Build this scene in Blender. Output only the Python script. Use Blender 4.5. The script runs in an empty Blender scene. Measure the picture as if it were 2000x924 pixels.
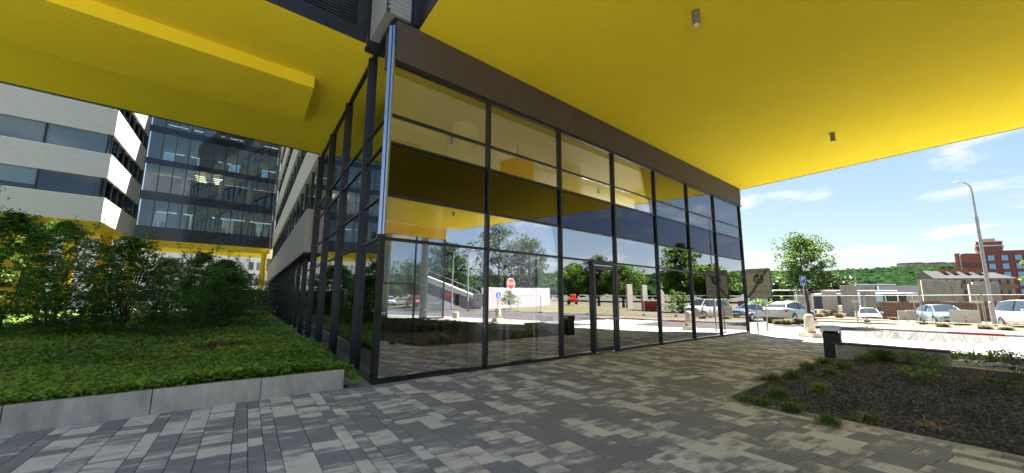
import bpy, math, random
import numpy as np
from mathutils import Vector, Matrix
random.seed(7); RNG = np.random.default_rng(11)
SC = bpy.context.scene; COL = SC.collection
rad = math.radians
# ------------------------------------------------------------------ camera
PITCH, ROLL, FOC = rad(8.796), rad(0.332), 797.68
EYE = Vector((0, 0, 1.6))
fw = Vector((0, math.cos(PITCH), math.sin(PITCH))); ri = Vector((1, 0, 0)); up = ri.cross(fw)
r1 = ri * math.cos(ROLL) + up * math.sin(ROLL); u1 = up * math.cos(ROLL) - ri * math.sin(ROLL)
CR, CU = r1.copy(), u1.copy()
cam = bpy.data.objects.new('camera', bpy.data.cameras.new('camera')); COL.objects.link(cam)
cam.matrix_world = Matrix.Translation(EYE) @ Matrix((r1, u1, -fw)).transposed().to_4x4()
cam.data.sensor_width = 36; cam.data.lens = 36 * FOC / 2000
cam.data.clip_start = 0.05; cam.data.clip_end = 6000
SC.camera = cam
# ------------------------------------------------------------------ sky and sun
SUN_AZ, SUN_EL = rad(6), rad(58)          # azimuth clockwise from +Y
W = bpy.data.worlds.new("World"); SC.world = W; W.use_nodes = True
nt = W.node_tree; nt.nodes.clear()
def nd(t, ty, **k):
    n = t.nodes.new(ty)
    for a, b in k.items():
        if a.startswith('i_'):
            n.inputs[a[2:].replace('_', ' ')].default_value = b
        else: setattr(n, a, b)
    return n
sky = nd(nt, 'ShaderNodeTexSky'); sky.sky_type = 'NISHITA'; sky.sun_disc = False
sky.sun_elevation = SUN_EL; sky.sun_rotation = SUN_AZ; sky.air_density = 1.0; sky.dust_density = 0.6; sky.ozone_density = 3.0
tc = nd(nt, 'ShaderNodeTexCoord'); sep = nd(nt, 'ShaderNodeSeparateXYZ'); nt.links.new(tc.outputs['Generated'], sep.inputs[0])
def mth(t, op, a, b=None, c=None, clamp=False):
    n = t.nodes.new('ShaderNodeMath'); n.operation = op; n.use_clamp = clamp
    for i, v in enumerate((a, b, c)):
        if v is None: continue
        if isinstance(v, (int, float)): n.inputs[i].default_value = v
        else: t.links.new(v, n.inputs[i])
    return n.outputs[0]
den = mth(nt, 'MAXIMUM', mth(nt, 'ADD', sep.outputs[2], 0.12), 0.03)
cx = mth(nt, 'DIVIDE', sep.outputs[0], den); cy = mth(nt, 'DIVIDE', sep.outputs[1], den)
cmb = nd(nt, 'ShaderNodeCombineXYZ'); nt.links.new(cx, cmb.inputs[0]); nt.links.new(cy, cmb.inputs[1])
nz = nd(nt, 'ShaderNodeTexNoise', i_Scale=1.15, i_Detail=7.0, i_Roughness=0.56, i_Distortion=0.25); nt.links.new(cmb.outputs[0], nz.inputs['Vector'])
cl = nd(nt, 'ShaderNodeMapRange', interpolation_type='SMOOTHSTEP'); nt.links.new(nz.outputs[0], cl.inputs[0])
cl.inputs[1].default_value = 0.52; cl.inputs[2].default_value = 0.66; cl.inputs[4].default_value = 0.9
lowm = nd(nt, 'ShaderNodeMapRange'); nt.links.new(sep.outputs[2], lowm.inputs[0]); lowm.inputs[1].default_value = 0.0; lowm.inputs[2].default_value = 0.02
cf = mth(nt, 'MULTIPLY', cl.outputs[0], lowm.outputs[0])
mixc = nd(nt, 'ShaderNodeMix', data_type='RGBA'); nt.links.new(cf, mixc.inputs[0])
gam = nd(nt, 'ShaderNodeGamma', i_Gamma=0.5); nt.links.new(sky.outputs[0], gam.inputs[0])
hsv = nd(nt, 'ShaderNodeHueSaturation', i_Saturation=1.5); nt.links.new(gam.outputs[0], hsv.inputs['Color'])
nt.links.new(hsv.outputs[0], mixc.inputs[6]); mixc.inputs[7].default_value = (2.9, 2.95, 3.1, 1)
tint = nd(nt, 'ShaderNodeMix', data_type='RGBA', blend_type='MULTIPLY'); tint.inputs[0].default_value = 1.0; nt.links.new(mixc.outputs[2], tint.inputs[6]); tint.inputs[7].default_value = (0.95, 0.92, 0.94, 1)
bg = nd(nt, 'ShaderNodeBackground', i_Strength=0.05); nt.links.new(tint.outputs[2], bg.inputs[0])
wo = nd(nt, 'ShaderNodeOutputWorld'); nt.links.new(bg.outputs[0], wo.inputs[0])
sd = bpy.data.lights.new('sun', 'SUN'); sd.energy = 3.9; sd.angle = rad(0.5); sd.color = (1.0, 0.95, 0.87)
sun = bpy.data.objects.new('sun', sd); COL.objects.link(sun); sun.location = (0, 0, 60)
sv = Vector((math.sin(SUN_AZ) * math.cos(SUN_EL), math.cos(SUN_AZ) * math.cos(SUN_EL), math.sin(SUN_EL)))
sun.rotation_euler = sv.to_track_quat('Z', 'Y').to_euler()
SC.view_settings.view_transform = 'Standard'; SC.view_settings.look = 'None'
SC.view_settings.exposure = 3.2; SC.view_settings.gamma = 1.0
# ------------------------------------------------------------------ frames of the two facades
CO = Vector((-2.5975, 8.0907, 0))
dR = Vector((0.74207, 0.67032, 0)); nR = Vector((0.67032, -0.74207, 0))
dL = Vector((-0.53906, 0.84226, 0)); nL = Vector((-0.84226, -0.53906, 0))
def PR(s, n, z=0): return CO + dR * s + nR * n + Vector((0, 0, z))
def PL(s, n, z=0): return CO + dL * s + nL * n + Vector((0, 0, z))
def PX(s, n, z=0):            # s along R from L line offset: skew frame (s along dR, t along dL)
    return CO + dR * s + dL * n + Vector((0, 0, z))
def PW(x, y, z=0): return Vector((x, y, z))
def Rn(p): return (Vector(p) - CO).dot(nR)
def Ln(p): return (Vector(p) - CO).dot(nL)
def Ls(p): return (Vector(p) - CO).dot(dL)
def ground_z(x, y):
    d = -Ln((x, y, 0)) - 36.5
    t = min(max(d / 22, 0), 1); t = t * t * (3 - 2 * t)
    w = min(max((30 - y) / 18, 0), 1)
    return t * (w * 0.95 + (1 - w) * -0.1)
# ------------------------------------------------------------------ materials
MATS = {}
def newmat(name):
    m = bpy.data.materials.new(name); m.use_nodes = True; t = m.node_tree; t.nodes.clear()
    o = t.nodes.new('ShaderNodeOutputMaterial'); return m, t, o
def mat(name, col, rough=0.6, metal=0.0, var=0.12, scale=3.0, bump=0.0, bscale=40.0, emis=None, estr=0.0, spec=0.5, stretch=(1, 1, 1), detail=5.0, coat=0.0):
    if name in MATS: return MATS[name]
    m, t, o = newmat(name)
    p = nd(t, 'ShaderNodeBsdfPrincipled'); t.links.new(p.outputs[0], o.inputs[0])
    p.inputs['Roughness'].default_value = rough; p.inputs['Metallic'].default_value = metal
    p.inputs['Specular IOR Level'].default_value = spec; p.inputs['Coat Weight'].default_value = coat
    g = nd(t, 'ShaderNodeNewGeometry'); mp = nd(t, 'ShaderNodeMapping'); mp.inputs['Scale'].default_value = stretch
    t.links.new(g.outputs['Position'], mp.inputs[0])
    n = nd(t, 'ShaderNodeTexNoise', i_Scale=scale, i_Detail=detail, i_Roughness=0.6); t.links.new(mp.outputs[0], n.inputs['Vector'])
    r = nd(t, 'ShaderNodeMapRange'); t.links.new(n.outputs[0], r.inputs[0])
    r.inputs[1].default_value = 0.3; r.inputs[2].default_value = 0.7; r.inputs[3].default_value = 1 - var; r.inputs[4].default_value = 1 + var
    vm = nd(t, 'ShaderNodeVectorMath', operation='SCALE'); vm.inputs[0].default_value = col[:3]; t.links.new(r.outputs[0], vm.inputs['Scale'])
    t.links.new(vm.outputs[0], p.inputs['Base Color'])
    if bump:
        n2 = nd(t, 'ShaderNodeTexNoise', i_Scale=bscale, i_Detail=4.0); t.links.new(mp.outputs[0], n2.inputs['Vector'])
        b = nd(t, 'ShaderNodeBump', i_Strength=bump, i_Distance=0.02); t.links.new(n2.outputs[0], b.inputs['Height']); t.links.new(b.outputs[0], p.inputs['Normal'])
    if emis:
        p.inputs['Emission Color'].default_value = (*emis, 1); p.inputs['Emission Strength'].default_value = estr
    MATS[name] = m; return m
def glass(name, refl=0.4, tint=(0.8, 0.85, 0.85), gcol=(1, 1, 1), wav=0.0, rough=0.0, bl=None):
    if name in MATS: return MATS[name]
    m, t, o = newmat(name)
    tr = nd(t, 'ShaderNodeBsdfTransparent'); tr.inputs[0].default_value = (*tint, 1)
    gl = nd(t, 'ShaderNodeBsdfGlossy'); gl.inputs[0].default_value = (*gcol, 1); gl.inputs['Roughness'].default_value = rough
    lw = nd(t, 'ShaderNodeLayerWeight', i_Blend=bl or (0.32 if refl > .1 else 0.1))
    f = mth(t, 'MULTIPLY_ADD', lw.outputs['Fresnel'], 1 - refl, refl, clamp=True)
    mx = nd(t, 'ShaderNodeMixShader'); t.links.new(f, mx.inputs[0]); t.links.new(tr.outputs[0], mx.inputs[1]); t.links.new(gl.outputs[0], mx.inputs[2])
    if wav:
        g = nd(t, 'ShaderNodeNewGeometry')
        oi = nd(t, 'ShaderNodeObjectInfo'); av = nd(t, 'ShaderNodeVectorMath', operation='ADD'); t.links.new(g.outputs['Position'], av.inputs[0]); t.links.new(mth(t, 'MULTIPLY', oi.outputs['Random'], 40.0), av.inputs[1])
        n = nd(t, 'ShaderNodeTexNoise', i_Scale=0.55, i_Detail=1.0); t.links.new(av.outputs[0], n.inputs['Vector'])
        b = nd(t, 'ShaderNodeBump', i_Strength=1.0, i_Distance=wav); t.links.new(n.outputs[0], b.inputs['Height']); t.links.new(b.outputs[0], gl.inputs['Normal'])
    t.links.new(mx.outputs[0], o.inputs[0]); MATS[name] = m; return m
def leafmat(name, dark, light, tr=0.25, rough=0.5, yellow=None, spec=0.3):
    if name in MATS: return MATS[name]
    m, t, o = newmat(name)
    a = nd(t, 'ShaderNodeAttribute'); a.attribute_name = 'tone'
    rp = nd(t, 'ShaderNodeValToRGB'); t.links.new(a.outputs['Fac'], rp.inputs[0])
    e = rp.color_ramp.elements; e[0].color = (*dark, 1); e[1].color = (*light, 1); e[0].position = 0.0; e[1].position = 0.85
    if yellow: x = e.new(1.0); x.color = (*yellow, 1)
    p = nd(t, 'ShaderNodeBsdfPrincipled'); p.inputs['Roughness'].default_value = rough; t.links.new(rp.outputs[0], p.inputs['Base Color'])
    p.inputs['Specular IOR Level'].default_value = spec
    tl = nd(t, 'ShaderNodeBsdfTranslucent'); t.links.new(rp.outputs[0], tl.inputs[0])
    mx = nd(t, 'ShaderNodeMixShader'); mx.inputs[0].default_value = tr
    t.links.new(p.outputs[0], mx.inputs[1]); t.links.new(tl.outputs[0], mx.inputs[2]); t.links.new(mx.outputs[0], o.inputs[0])
    MATS[name] = m; return m
def pavermat():
    m, t, o = newmat('cloudy_concrete_paver')
    a = nd(t, 'ShaderNodeAttribute'); a.attribute_name = 'tone'
    g = nd(t, 'ShaderNodeNewGeometry')
    mp = nd(t, 'ShaderNodeMapping'); mp.inputs['Rotation'].default_value = (0, 0, rad(-122.62)); t.links.new(g.outputs['Position'], mp.inputs[0])
    # offset by the stone so that neighbouring stones do not share their clouding
    av = nd(t, 'ShaderNodeVectorMath', operation='ADD'); sc = nd(t, 'ShaderNodeCombineXYZ')
    off = mth(t, 'MULTIPLY', a.outputs['Fac'], 57.0); t.links.new(off, sc.inputs[2]); t.links.new(mp.outputs[0], av.inputs[0]); t.links.new(sc.outputs[0], av.inputs[1])
    m2 = nd(t, 'ShaderNodeMapping'); m2.inputs['Scale'].default_value = (5.5, 1.6, 1.0); t.links.new(av.outputs[0], m2.inputs[0])
    n = nd(t, 'ShaderNodeTexNoise', i_Scale=1.0, i_Detail=6.0, i_Roughness=0.62); t.links.new(m2.outputs[0], n.inputs['Vector'])
    s = mth(t, 'ADD', mth(t, 'MULTIPLY', mth(t, 'SUBTRACT', n.outputs[0], 0.5), 3.4), mth(t, 'MULTIPLY_ADD', a.outputs['Fac'], 1.15, -0.08))
    r = nd(t, 'ShaderNodeValToRGB'); t.links.new(s, r.inputs[0]); e = r.color_ramp.elements
    e[0].position = 0.18; e[0].color = (0.275, 0.285, 0.325, 1); e[1].position = 0.86; e[1].color = (0.80, 0.785, 0.76, 1)
    x = e.new(0.42); x.color = (0.35, 0.358, 0.39, 1); x = e.new(0.6); x.color = (0.53, 0.53, 0.54, 1)
    n3 = nd(t, 'ShaderNodeTexNoise', i_Scale=160.0, i_Detail=3.0); t.links.new(g.outputs['Position'], n3.inputs['Vector'])
    mm = nd(t, 'ShaderNodeMix', data_type='RGBA', blend_type='MULTIPLY'); mm.inputs[0].default_value = 0.35
    t.links.new(r.outputs[0], mm.inputs[6]); t.links.new(n3.outputs[0], mm.inputs[7])
    n5 = nd(t, 'ShaderNodeTexNoise', i_Scale=0.8, i_Detail=8.0, i_Roughness=0.7); t.links.new(g.outputs['Position'], n5.inputs['Vector'])
    r5 = nd(t, 'ShaderNodeMapRange'); t.links.new(n5.outputs[0], r5.inputs[0]); r5.inputs[1].default_value = .35; r5.inputs[2].default_value = .62; r5.inputs[3].default_value = .90; r5.inputs[4].default_value = 1.08
    n6 = nd(t, 'ShaderNodeTexVoronoi', i_Scale=2.3); t.links.new(g.outputs['Position'], n6.inputs['Vector'])
    r6 = nd(t, 'ShaderNodeMapRange'); t.links.new(n6.outputs['Distance'], r6.inputs[0]); r6.inputs[1].default_value = .035; r6.inputs[2].default_value = .06; r6.inputs[3].default_value = .55; r6.inputs[4].default_value = 1.0
    vs = nd(t, 'ShaderNodeVectorMath', operation='SCALE'); t.links.new(mm.outputs[2], vs.inputs[0]); t.links.new(mth(t, 'MULTIPLY', r5.outputs[0], r6.outputs[0]), vs.inputs['Scale'])
    p = nd(t, 'ShaderNodeBsdfPrincipled', i_Roughness=0.7); t.links.new(vs.outputs[0], p.inputs['Base Color'])
    b = nd(t, 'ShaderNodeBump', i_Strength=0.35, i_Distance=0.004); t.links.new(n3.outputs[0], b.inputs['Height']); t.links.new(b.outputs[0], p.inputs['Normal'])
    t.links.new(p.outputs[0], o.inputs[0]); MATS['paver'] = m; return m
def groundmat(name, c1, c2, scale=0.6, rough=0.9, c3=None, bump=0.3):
    m, t, o = newmat(name); g = nd(t, 'ShaderNodeNewGeometry')
    n = nd(t, 'ShaderNodeTexNoise', i_Scale=scale, i_Detail=9.0, i_Roughness=0.65); t.links.new(g.outputs['Position'], n.inputs['Vector'])
    r = nd(t, 'ShaderNodeValToRGB'); t.links.new(n.outputs[0], r.inputs[0]); e = r.color_ramp.elements
    e[0].position = 0.36; e[0].color = (*c1, 1); e[1].position = 0.64; e[1].color = (*c2, 1)
    if c3: x = e.new(0.5); x.color = (*c3, 1)
    n2 = nd(t, 'ShaderNodeTexNoise', i_Scale=30.0, i_Detail=5.0); t.links.new(g.outputs['Position'], n2.inputs['Vector'])
    mm = nd(t, 'ShaderNodeMix', data_type='RGBA', blend_type='MULTIPLY'); mm.inputs[0].default_value = 0.4
    t.links.new(r.outputs[0], mm.inputs[6]); t.links.new(n2.outputs[0], mm.inputs[7])
    p = nd(t, 'ShaderNodeBsdfPrincipled', i_Roughness=rough); t.links.new(mm.outputs[2], p.inputs['Base Color'])
    b = nd(t, 'ShaderNodeBump', i_Strength=bump, i_Distance=0.02); t.links.new(n2.outputs[0], b.inputs['Height']); t.links.new(b.outputs[0], p.inputs['Normal'])
    t.links.new(p.outputs[0], o.inputs[0]); MATS[name] = m; return m
YEL = mat('yellow_render', (0.84, 0.655, 0.03), 0.85, var=0.025, scale=0.9, bump=0.35, bscale=70, spec=0.08)
YELD = mat('yellow_paint', (0.78, 0.52, 0.01), 0.6, var=0.05)
BLK = mat('black_aluminium', (0.012, 0.013, 0.016), 0.38, metal=0.0, var=0.1, spec=0.5)
BRN = mat('umber_render', (0.062, 0.048, 0.040), 0.7, var=0.14, scale=1.5, bump=0.2, bscale=50)
STEEL = mat('sky_tinted_steel', (0.36, 0.43, 0.55), 0.25, metal=0.95, var=0.05)  # blue base colour paints the sky's reflection into the steel
GALV = mat('galvanised_steel', (0.38, 0.39, 0.40), 0.45, metal=0.6, var=0.15)
CREAM = mat('cream_cladding', (0.62, 0.60, 0.55), 0.5, var=0.04)
CREAMB = mat('sun_painted_cladding', (0.66, 0.62, 0.52), 0.5, var=0.04)  # warm copy of the cream cladding with sunlight painted in
RIB = mat('ribbed_aluminium', (0.40, 0.40, 0.39), 0.45, metal=0.35, var=0.08)
CONC = mat('pale_concrete', (0.47, 0.455, 0.42), 0.85, var=0.26, scale=3.2, bump=0.35, bscale=45, stretch=(1.6, 1.6, .5), detail=9, spec=.2)
CONCW = mat('weathered_concrete', (0.29, 0.27, 0.235), 0.85, var=0.25, scale=1.2, stretch=(1, 1, 0.35))
CEIL = mat('white_plaster', (0.82, 0.82, 0.78), 0.8, var=0.03)
FLOORI = mat('polished_screed', (0.62, 0.60, 0.57), 0.45, var=0.15)
DKWALL = mat('dark_cladding', (0.022, 0.025, 0.032), 0.45, var=0.15)
WHITEP = mat('white_paint', (0.78, 0.78, 0.76), 0.6, var=0.04)
CONCI = mat('fairfaced_concrete', (0.66, 0.65, 0.58), 0.8, var=0.10, scale=2.5)
ORANGE = mat('orange_felt', (0.75, 0.20, 0.02), 0.8, var=0.05)
RED = mat('red_paint', (0.55, 0.03, 0.02), 0.45, var=0.08)
BLUE = mat('sign_blue', (0.01, 0.09, 0.42), 0.4, var=0.03)
GLASS = glass('facade_glass', 0.48, (0.66, 0.68, 0.76), (0.97, 0.97, 1.0), wav=0.0026, bl=.25)
GLASSU = glass('clear_upper_glass', 0.23, (0.97, 0.97, 0.95), (0.96, 0.97, 1.0), wav=0.0012, bl=0.12)
GLASSD = glass('side_glass', 0.42, (0.5, 0.56, 0.56), (0.92, 0.97, 1.0), wav=0.001)
GLASSS = glass('spandrel_glass', 0.05, (0.25, 0.27, 0.3), (0.82, 0.82, 1.0), wav=0.0012, bl=.24)
GLASSC = glass('tinted_office_glass', 0.09, (0.62, 0.68, 0.66), (0.9, 0.95, 1.0))
GLASSB = glass('office_glass', 0.045, (0.72, 0.78, 0.80), (0.9, 0.95, 1.0))
BLIND = mat('grey_blind', (0.50, 0.51, 0.53), 0.6, var=0.06)
PAVE = pavermat()
# ------------------------------------------------------------------ mesh builder
class MB:
    def __init__(s): s.v = []; s.f = []; s.c = None
    def hexa(s, P):                          # 8 corners: bottom 4 (ccw), top 4
        P = [Vector(p) for p in P]
        if (P[1]-P[0]).cross(P[3]-P[0]).dot(P[4]-P[0]) < 0: P = [P[0], P[3], P[2], P[1], P[4], P[7], P[6], P[5]]
        b = len(s.v); s.v += [tuple(p) for p in P]
        s.f += [(b+3, b+2, b+1, b), (b+4, b+5, b+6, b+7), (b, b+1, b+5, b+4), (b+1, b+2, b+6, b+5), (b+2, b+3, b+7, b+6), (b+3, b, b+4, b+7)]
        return s
    def box(s, F, a0, a1, b0, b1, z0, z1):
        return s.hexa([F(a0, b0, z0), F(a1, b0, z0), F(a1, b1, z0), F(a0, b1, z0), F(a0, b0, z1), F(a1, b0, z1), F(a1, b1, z1), F(a0, b1, z1)])
    def quad(s, *P):
        b = len(s.v); s.v += [tuple(p) for p in P]; s.f.append(tuple(range(b, b + len(P)))); return s
    def prism(s, P, z0, z1):
        n = len(P); b = len(s.v)
        if sum(P[i][0]*P[(i+1) % n][1]-P[(i+1) % n][0]*P[i][1] for i in range(n)) < 0: P = list(reversed(P))
        s.v += [(p[0], p[1], z0) for p in P] + [(p[0], p[1], z1) for p in P]
        s.f.append(tuple(reversed(range(b, b+n)))); s.f.append(tuple(range(b+n, b+2*n)))
        for i in range(n): j = (i+1) % n; s.f.append((b+i, b+j, b+n+j, b+n+i))
        return s
    def tube(s, pts, rs, n=10, cap=True):
        pts = [Vector(p) for p in pts]
        if isinstance(rs, (int, float)): rs = [rs] * len(pts)
        b = len(s.v); prev = None
        for i, p in enumerate(pts):
            d = (pts[min(i+1, len(pts)-1)] - pts[max(i-1, 0)]).normalized()
            a = d.orthogonal().normalized() if prev is None else (prev - d * prev.dot(d)).normalized()
            prev = a; c = d.cross(a)
            for k in range(n):
                t = 2*math.pi*k/n; s.v.append(tuple(p + (a*math.cos(t) + c*math.sin(t)) * rs[i]))
        for i in range(len(pts)-1):
            for k in range(n):
                j = (k+1) % n; s.f.append((b+i*n+k, b+i*n+j, b+(i+1)*n+j, b+(i+1)*n+k))
        if cap:
            s.f.append(tuple(reversed(range(b, b+n)))); e = b+(len(pts)-1)*n; s.f.append(tuple(range(e, e+n)))
        return s
    def cyl(s, p, r, h, n=20): p = Vector(p); return s.tube([p, p + Vector((0, 0, h))], r, n)
    def loft(s, rings, cap=True):
        n = len(rings[0]); b = len(s.v)
        for r in rings: s.v += [tuple(p) for p in r]
        for i in range(len(rings)-1):
            for k in range(n):
                j = (k+1) % n; s.f.append((b+i*n+k, b+i*n+j, b+(i+1)*n+j, b+(i+1)*n+k))
        if cap: s.f.append(tuple(reversed(range(b, b+n)))); e = b+(len(rings)-1)*n; s.f.append(tuple(range(e, e+n)))
        return s
    def build(s, name, m, parent=None, smooth=False, bevel=0.0, kind=None, local=False):
        me = bpy.data.meshes.new(name)
        off = Vector((0, 0, 0)) if (parent is None or local) else Vector(parent['wl'])
        me.from_pydata([(x-off.x, y-off.y, z-off.z) for x, y, z in s.v], [], s.f); me.materials.append(m)
        if smooth: me.polygons.foreach_set('use_smooth', [True]*len(me.polygons))
        me.update(); o = bpy.data.objects.new(name, me); COL.objects.link(o)
        if parent is not None:
            o.parent = parent
        o['wl'] = tuple(off)
        if bevel:
            md = o.modifiers.new('bevel', 'BEVEL'); md.width = bevel; md.segments = 2; md.limit_method = 'ANGLE'
        if kind: o['kind'] = kind
        return o
def tag(o, label=None, cat=None, group=None, kind=None):
    if label: o['label'] = label
    if cat: o['category'] = cat
    if group: o['group'] = group
    if kind: o['kind'] = kind
    return o
def thing(name, label, cat, loc=(0, 0, 0), group=None, rz=0.0):
    o = bpy.data.objects.new(name, None); COL.objects.link(o); o.location = loc; o.rotation_euler = (0, 0, rz); o.empty_display_size = 0.2
    o['wl'] = tuple(loc); return tag(o, label, cat, group)
def single(mb, name, m, label, cat, loc=(0, 0, 0), group=None, **k):
    mb.v = [(x-loc[0], y-loc[1], z-loc[2]) for x, y, z in mb.v]
    o = mb.build(name, m, None, **k); o.location = loc; return tag(o, label, cat, group)
def struct(mb, name, m, **k):
    o = mb.build(name, m, **k); o['kind'] = 'structure'; return o
def copy_tree(o, parent=None):
    c = o.copy(); COL.objects.link(c); c.parent = parent
    for ch in [x for x in o.children]: copy_tree(ch, c)
    return c
def npmesh(name, V, F, m, parent=None, tone=None, kind=None, smooth=False, loc=(0, 0, 0)):
    """V (n,3), F (k,4) or (k,3) int arrays"""
    me = bpy.data.meshes.new(name); k = F.shape[1]
    me.vertices.add(len(V)); me.vertices.foreach_set('co', (V - np.array(loc)).astype(np.float32).ravel())
    me.loops.add(F.size); me.loops.foreach_set('vertex_index', F.astype(np.int32).ravel())
    me.polygons.add(len(F)); me.polygons.foreach_set('loop_start', np.arange(0, F.size, k, dtype=np.int32)); me.polygons.foreach_set('loop_total', np.full(len(F), k, dtype=np.int32))
    if smooth: me.polygons.foreach_set('use_smooth', np.ones(len(F), dtype=bool))
    if tone is not None:
        a = me.attributes.new('tone', 'FLOAT', 'FACE'); a.data.foreach_set('value', tone.astype(np.float32))
    me.update(calc_edges=True); me.materials.append(m)
    o = bpy.data.objects.new(name, me); COL.objects.link(o)
    if parent is not None: o.parent = parent
    else: o.location = loc
    if kind: o['kind'] = kind
    return o
def leaves(C, size, flat=0.6, aspect=0.55, tonevals=None, droop=0.0):
    """rhombic leaves round centres C; flat: how much their normals point up"""
    n = len(C); U = RNG.normal(size=(n, 3)); U[:, 2] *= (1-flat); U[:, 2] -= droop; U /= np.linalg.norm(U, axis=1)[:, None]
    N = RNG.normal(size=(n, 3)) * (1-flat) * 0.9; N[:, 2] += 1.0
    Wd = np.cross(N, U); Wd /= np.linalg.norm(Wd, axis=1)[:, None] + 1e-9
    s = (np.asarray(size) * RNG.uniform(0.7, 1.3, n))[:, None]
    V = np.stack([C - U*s*0.5, C + Wd*s*aspect*0.5 + U*s*0.05, C + U*s*0.5, C - Wd*s*aspect*0.5 + U*s*0.05], 1).reshape(-1, 3)
    F = np.arange(4*n).reshape(-1, 4); return V, F
# ================================================================== GROUND, ROADS
GR_FAR = groundmat('dry_ground', (0.11, 0.095, 0.055), (0.17, 0.145, 0.09), 0.25, c3=(0.08, 0.085, 0.035))
xs = np.concatenate([np.linspace(-3000, -80, 12), np.linspace(-70, 110, 61), np.linspace(120, 3000, 14)])
ys = np.concatenate([np.linspace(-3000, -70, 12), np.linspace(-60, 110, 58), np.linspace(120, 3000, 14)])
gv = [(x, y, ground_z(x, y) - 0.07) for y in ys for x in xs]; nx = len(xs)
gm = MB(); gm.v = gv; gm.f = [(j*nx+i, j*nx+i+1, (j+1)*nx+i+1, (j+1)*nx+i) for j in range(len(ys)-1) for i in range(nx-1)]
struct(gm, 'ground', GR_FAR, smooth=True)
ASPH = groundmat('sunworn_asphalt', (0.060, 0.058, 0.055), (0.085, 0.082, 0.078), 0.5, rough=0.9)
PAVL = groundmat('pale_paving', (0.26, 0.235, 0.20), (0.34, 0.31, 0.265), 0.9, rough=0.85, bump=0.1)
PAVF = groundmat('sandy_paving', (0.12, 0.105, 0.085), (0.165, 0.148, 0.12), 0.9, rough=0.85, bump=0.1)
JOINT = groundmat('joint_sand', (0.06, 0.055, 0.05), (0.09, 0.085, 0.075), 3.0)
plaza = MB().prism([PL(9, 30), PL(-60, 30), PL(-60, -21.4), PL(16, -21.4)][::1], -0.3, -0.012)
PLZ = struct(plaza, 'plaza_pavement', JOINT); PLZ['wl'] = (0, 0, 0)
# slabs of pale paving beyond the shadow and on the far pavement
struct(MB().prism([PL(60, -21.52), PL(-60, -21.52), PL(-60, -29.4), PL(60, -29.4)], -0.3, -0.05), 'road', ASPH)
struct(MB().prism([PL(-12, -29.6), PL(-60, -29.6), PL(-60, -46), PL(-12, -40)], -0.3, -0.045), 'side_road', ASPH)
struct(MB().prism([PL(2.0, -29.62), PL(-11.9, -29.62), PL(-11.9, -34.6), PL(2.0, -34.6)], -0.3, 0.045), 'far_pavement', PAVF)
struct(MB().prism([PL(60, -29.62), PL(12.5, -29.62), PL(12.5, -34.6), PL(60, -34.6)], -0.3, 0.047), 'far_pavement', PAVF)
struct(MB().prism([PL(12.4, -29.45), PL(2.1, -29.45), PL(2.1, -36.4), PL(12.4, -36.4)], -0.3, -0.042), 'parking_bay', ASPH)
# kerbs: single stones
def kerb(name, label, F0, a0, a1, b0, b1, z0, z1, step=1.0, m=None, redset=()):
    r = thing(name, label, 'kerb', tuple(F0((a0+a1)/2, (b0+b1)/2, 0)))
    n = int(round(abs(a1-a0)/step)); 
    for i in range(n):
        x0 = a0+(a1-a0)*i/n; x1 = a0+(a1-a0)*(i+1)/n; g = 0.006*(1 if a1 > a0 else -1)
        mm = RED if i in redset else (m or CONC)
        MB().box(F0, x0+g, x1-g, b0, b1, z0, z1 + random.uniform(-.004, .004)).build('kerbstone', mm, r)
    return r
kerb('near_kerb', 'flush pale concrete kerb between the plaza and the road', PL, -30, 22, -21.52, -21.38, -0.1, -0.004)
kerb('far_kerb', 'raised kerb with a few red painted stones across the road', PL, -11.9, 2.0, -29.62, -29.46, -0.1, 0.055, redset=(4, 5, 8, 9, 1))
kerb('far_kerb', 'raised grey kerb across the road further along past the parked cars', PL, 12.5, 40, -29.62, -29.46, -0.1, 0.057)
kerb('verge_kerb', 'low kerb between the far pavement and the dry grass', PL, -11.9, 2.0, -34.7, -34.62, -0.1, 0.065)
# zebra crossing
zc = MB()
for i in range(7):
    n0 = -22.3 - i*1.02; zc.box(PL, -9.6, -4.2, n0, n0-0.5, -0.06, -0.046)
struct(zc, 'zebra_crossing', WHITEP)
# dry grass verge
DRYG = groundmat('straw_turf', (0.13, 0.09, 0.035), (0.20, 0.15, 0.06), 2.5, c3=(0.10, 0.10, 0.03))
DIRT = groundmat('pale_dirt', (0.11, 0.09, 0.06), (0.17, 0.14, 0.10), 0.6)
def terrain(name, s0, s1, n0, n1, dz, m, ns=24, nn=14):
    g = MB()
    for j in range(nn+1):
        for i in range(ns+1):
            p = PL(s0+(s1-s0)*i/ns, n0+(n1-n0)*j/nn); e = (i in (0, ns)) or (j in (0, nn))
            g.v.append((p.x, p.y, ground_z(p.x, p.y) + dz*(0.2 if e else 1) + (0 if e else random.uniform(-.02, .03))))
    for j in range(nn):
        for i in range(ns): a = j*(ns+1)+i; g.f.append((a, a+1, a+ns+2, a+ns+1))
    return struct(g, name, m, smooth=True)
terrain('grass_verge', -11.9, 2.0, -34.72, -38.5, 0.07, DRYG)
terrain('grass_verge', -60, -12.0, -40.2, -52, 0.05, DRYG, 40)
terrain('grass_verge', 12.5, 50, -34.7, -40, 0.05, DRYG)
terrain('parking_lot', -40, 30, -38.6, -62, 0.02, DIRT, 40, 20)
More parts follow.
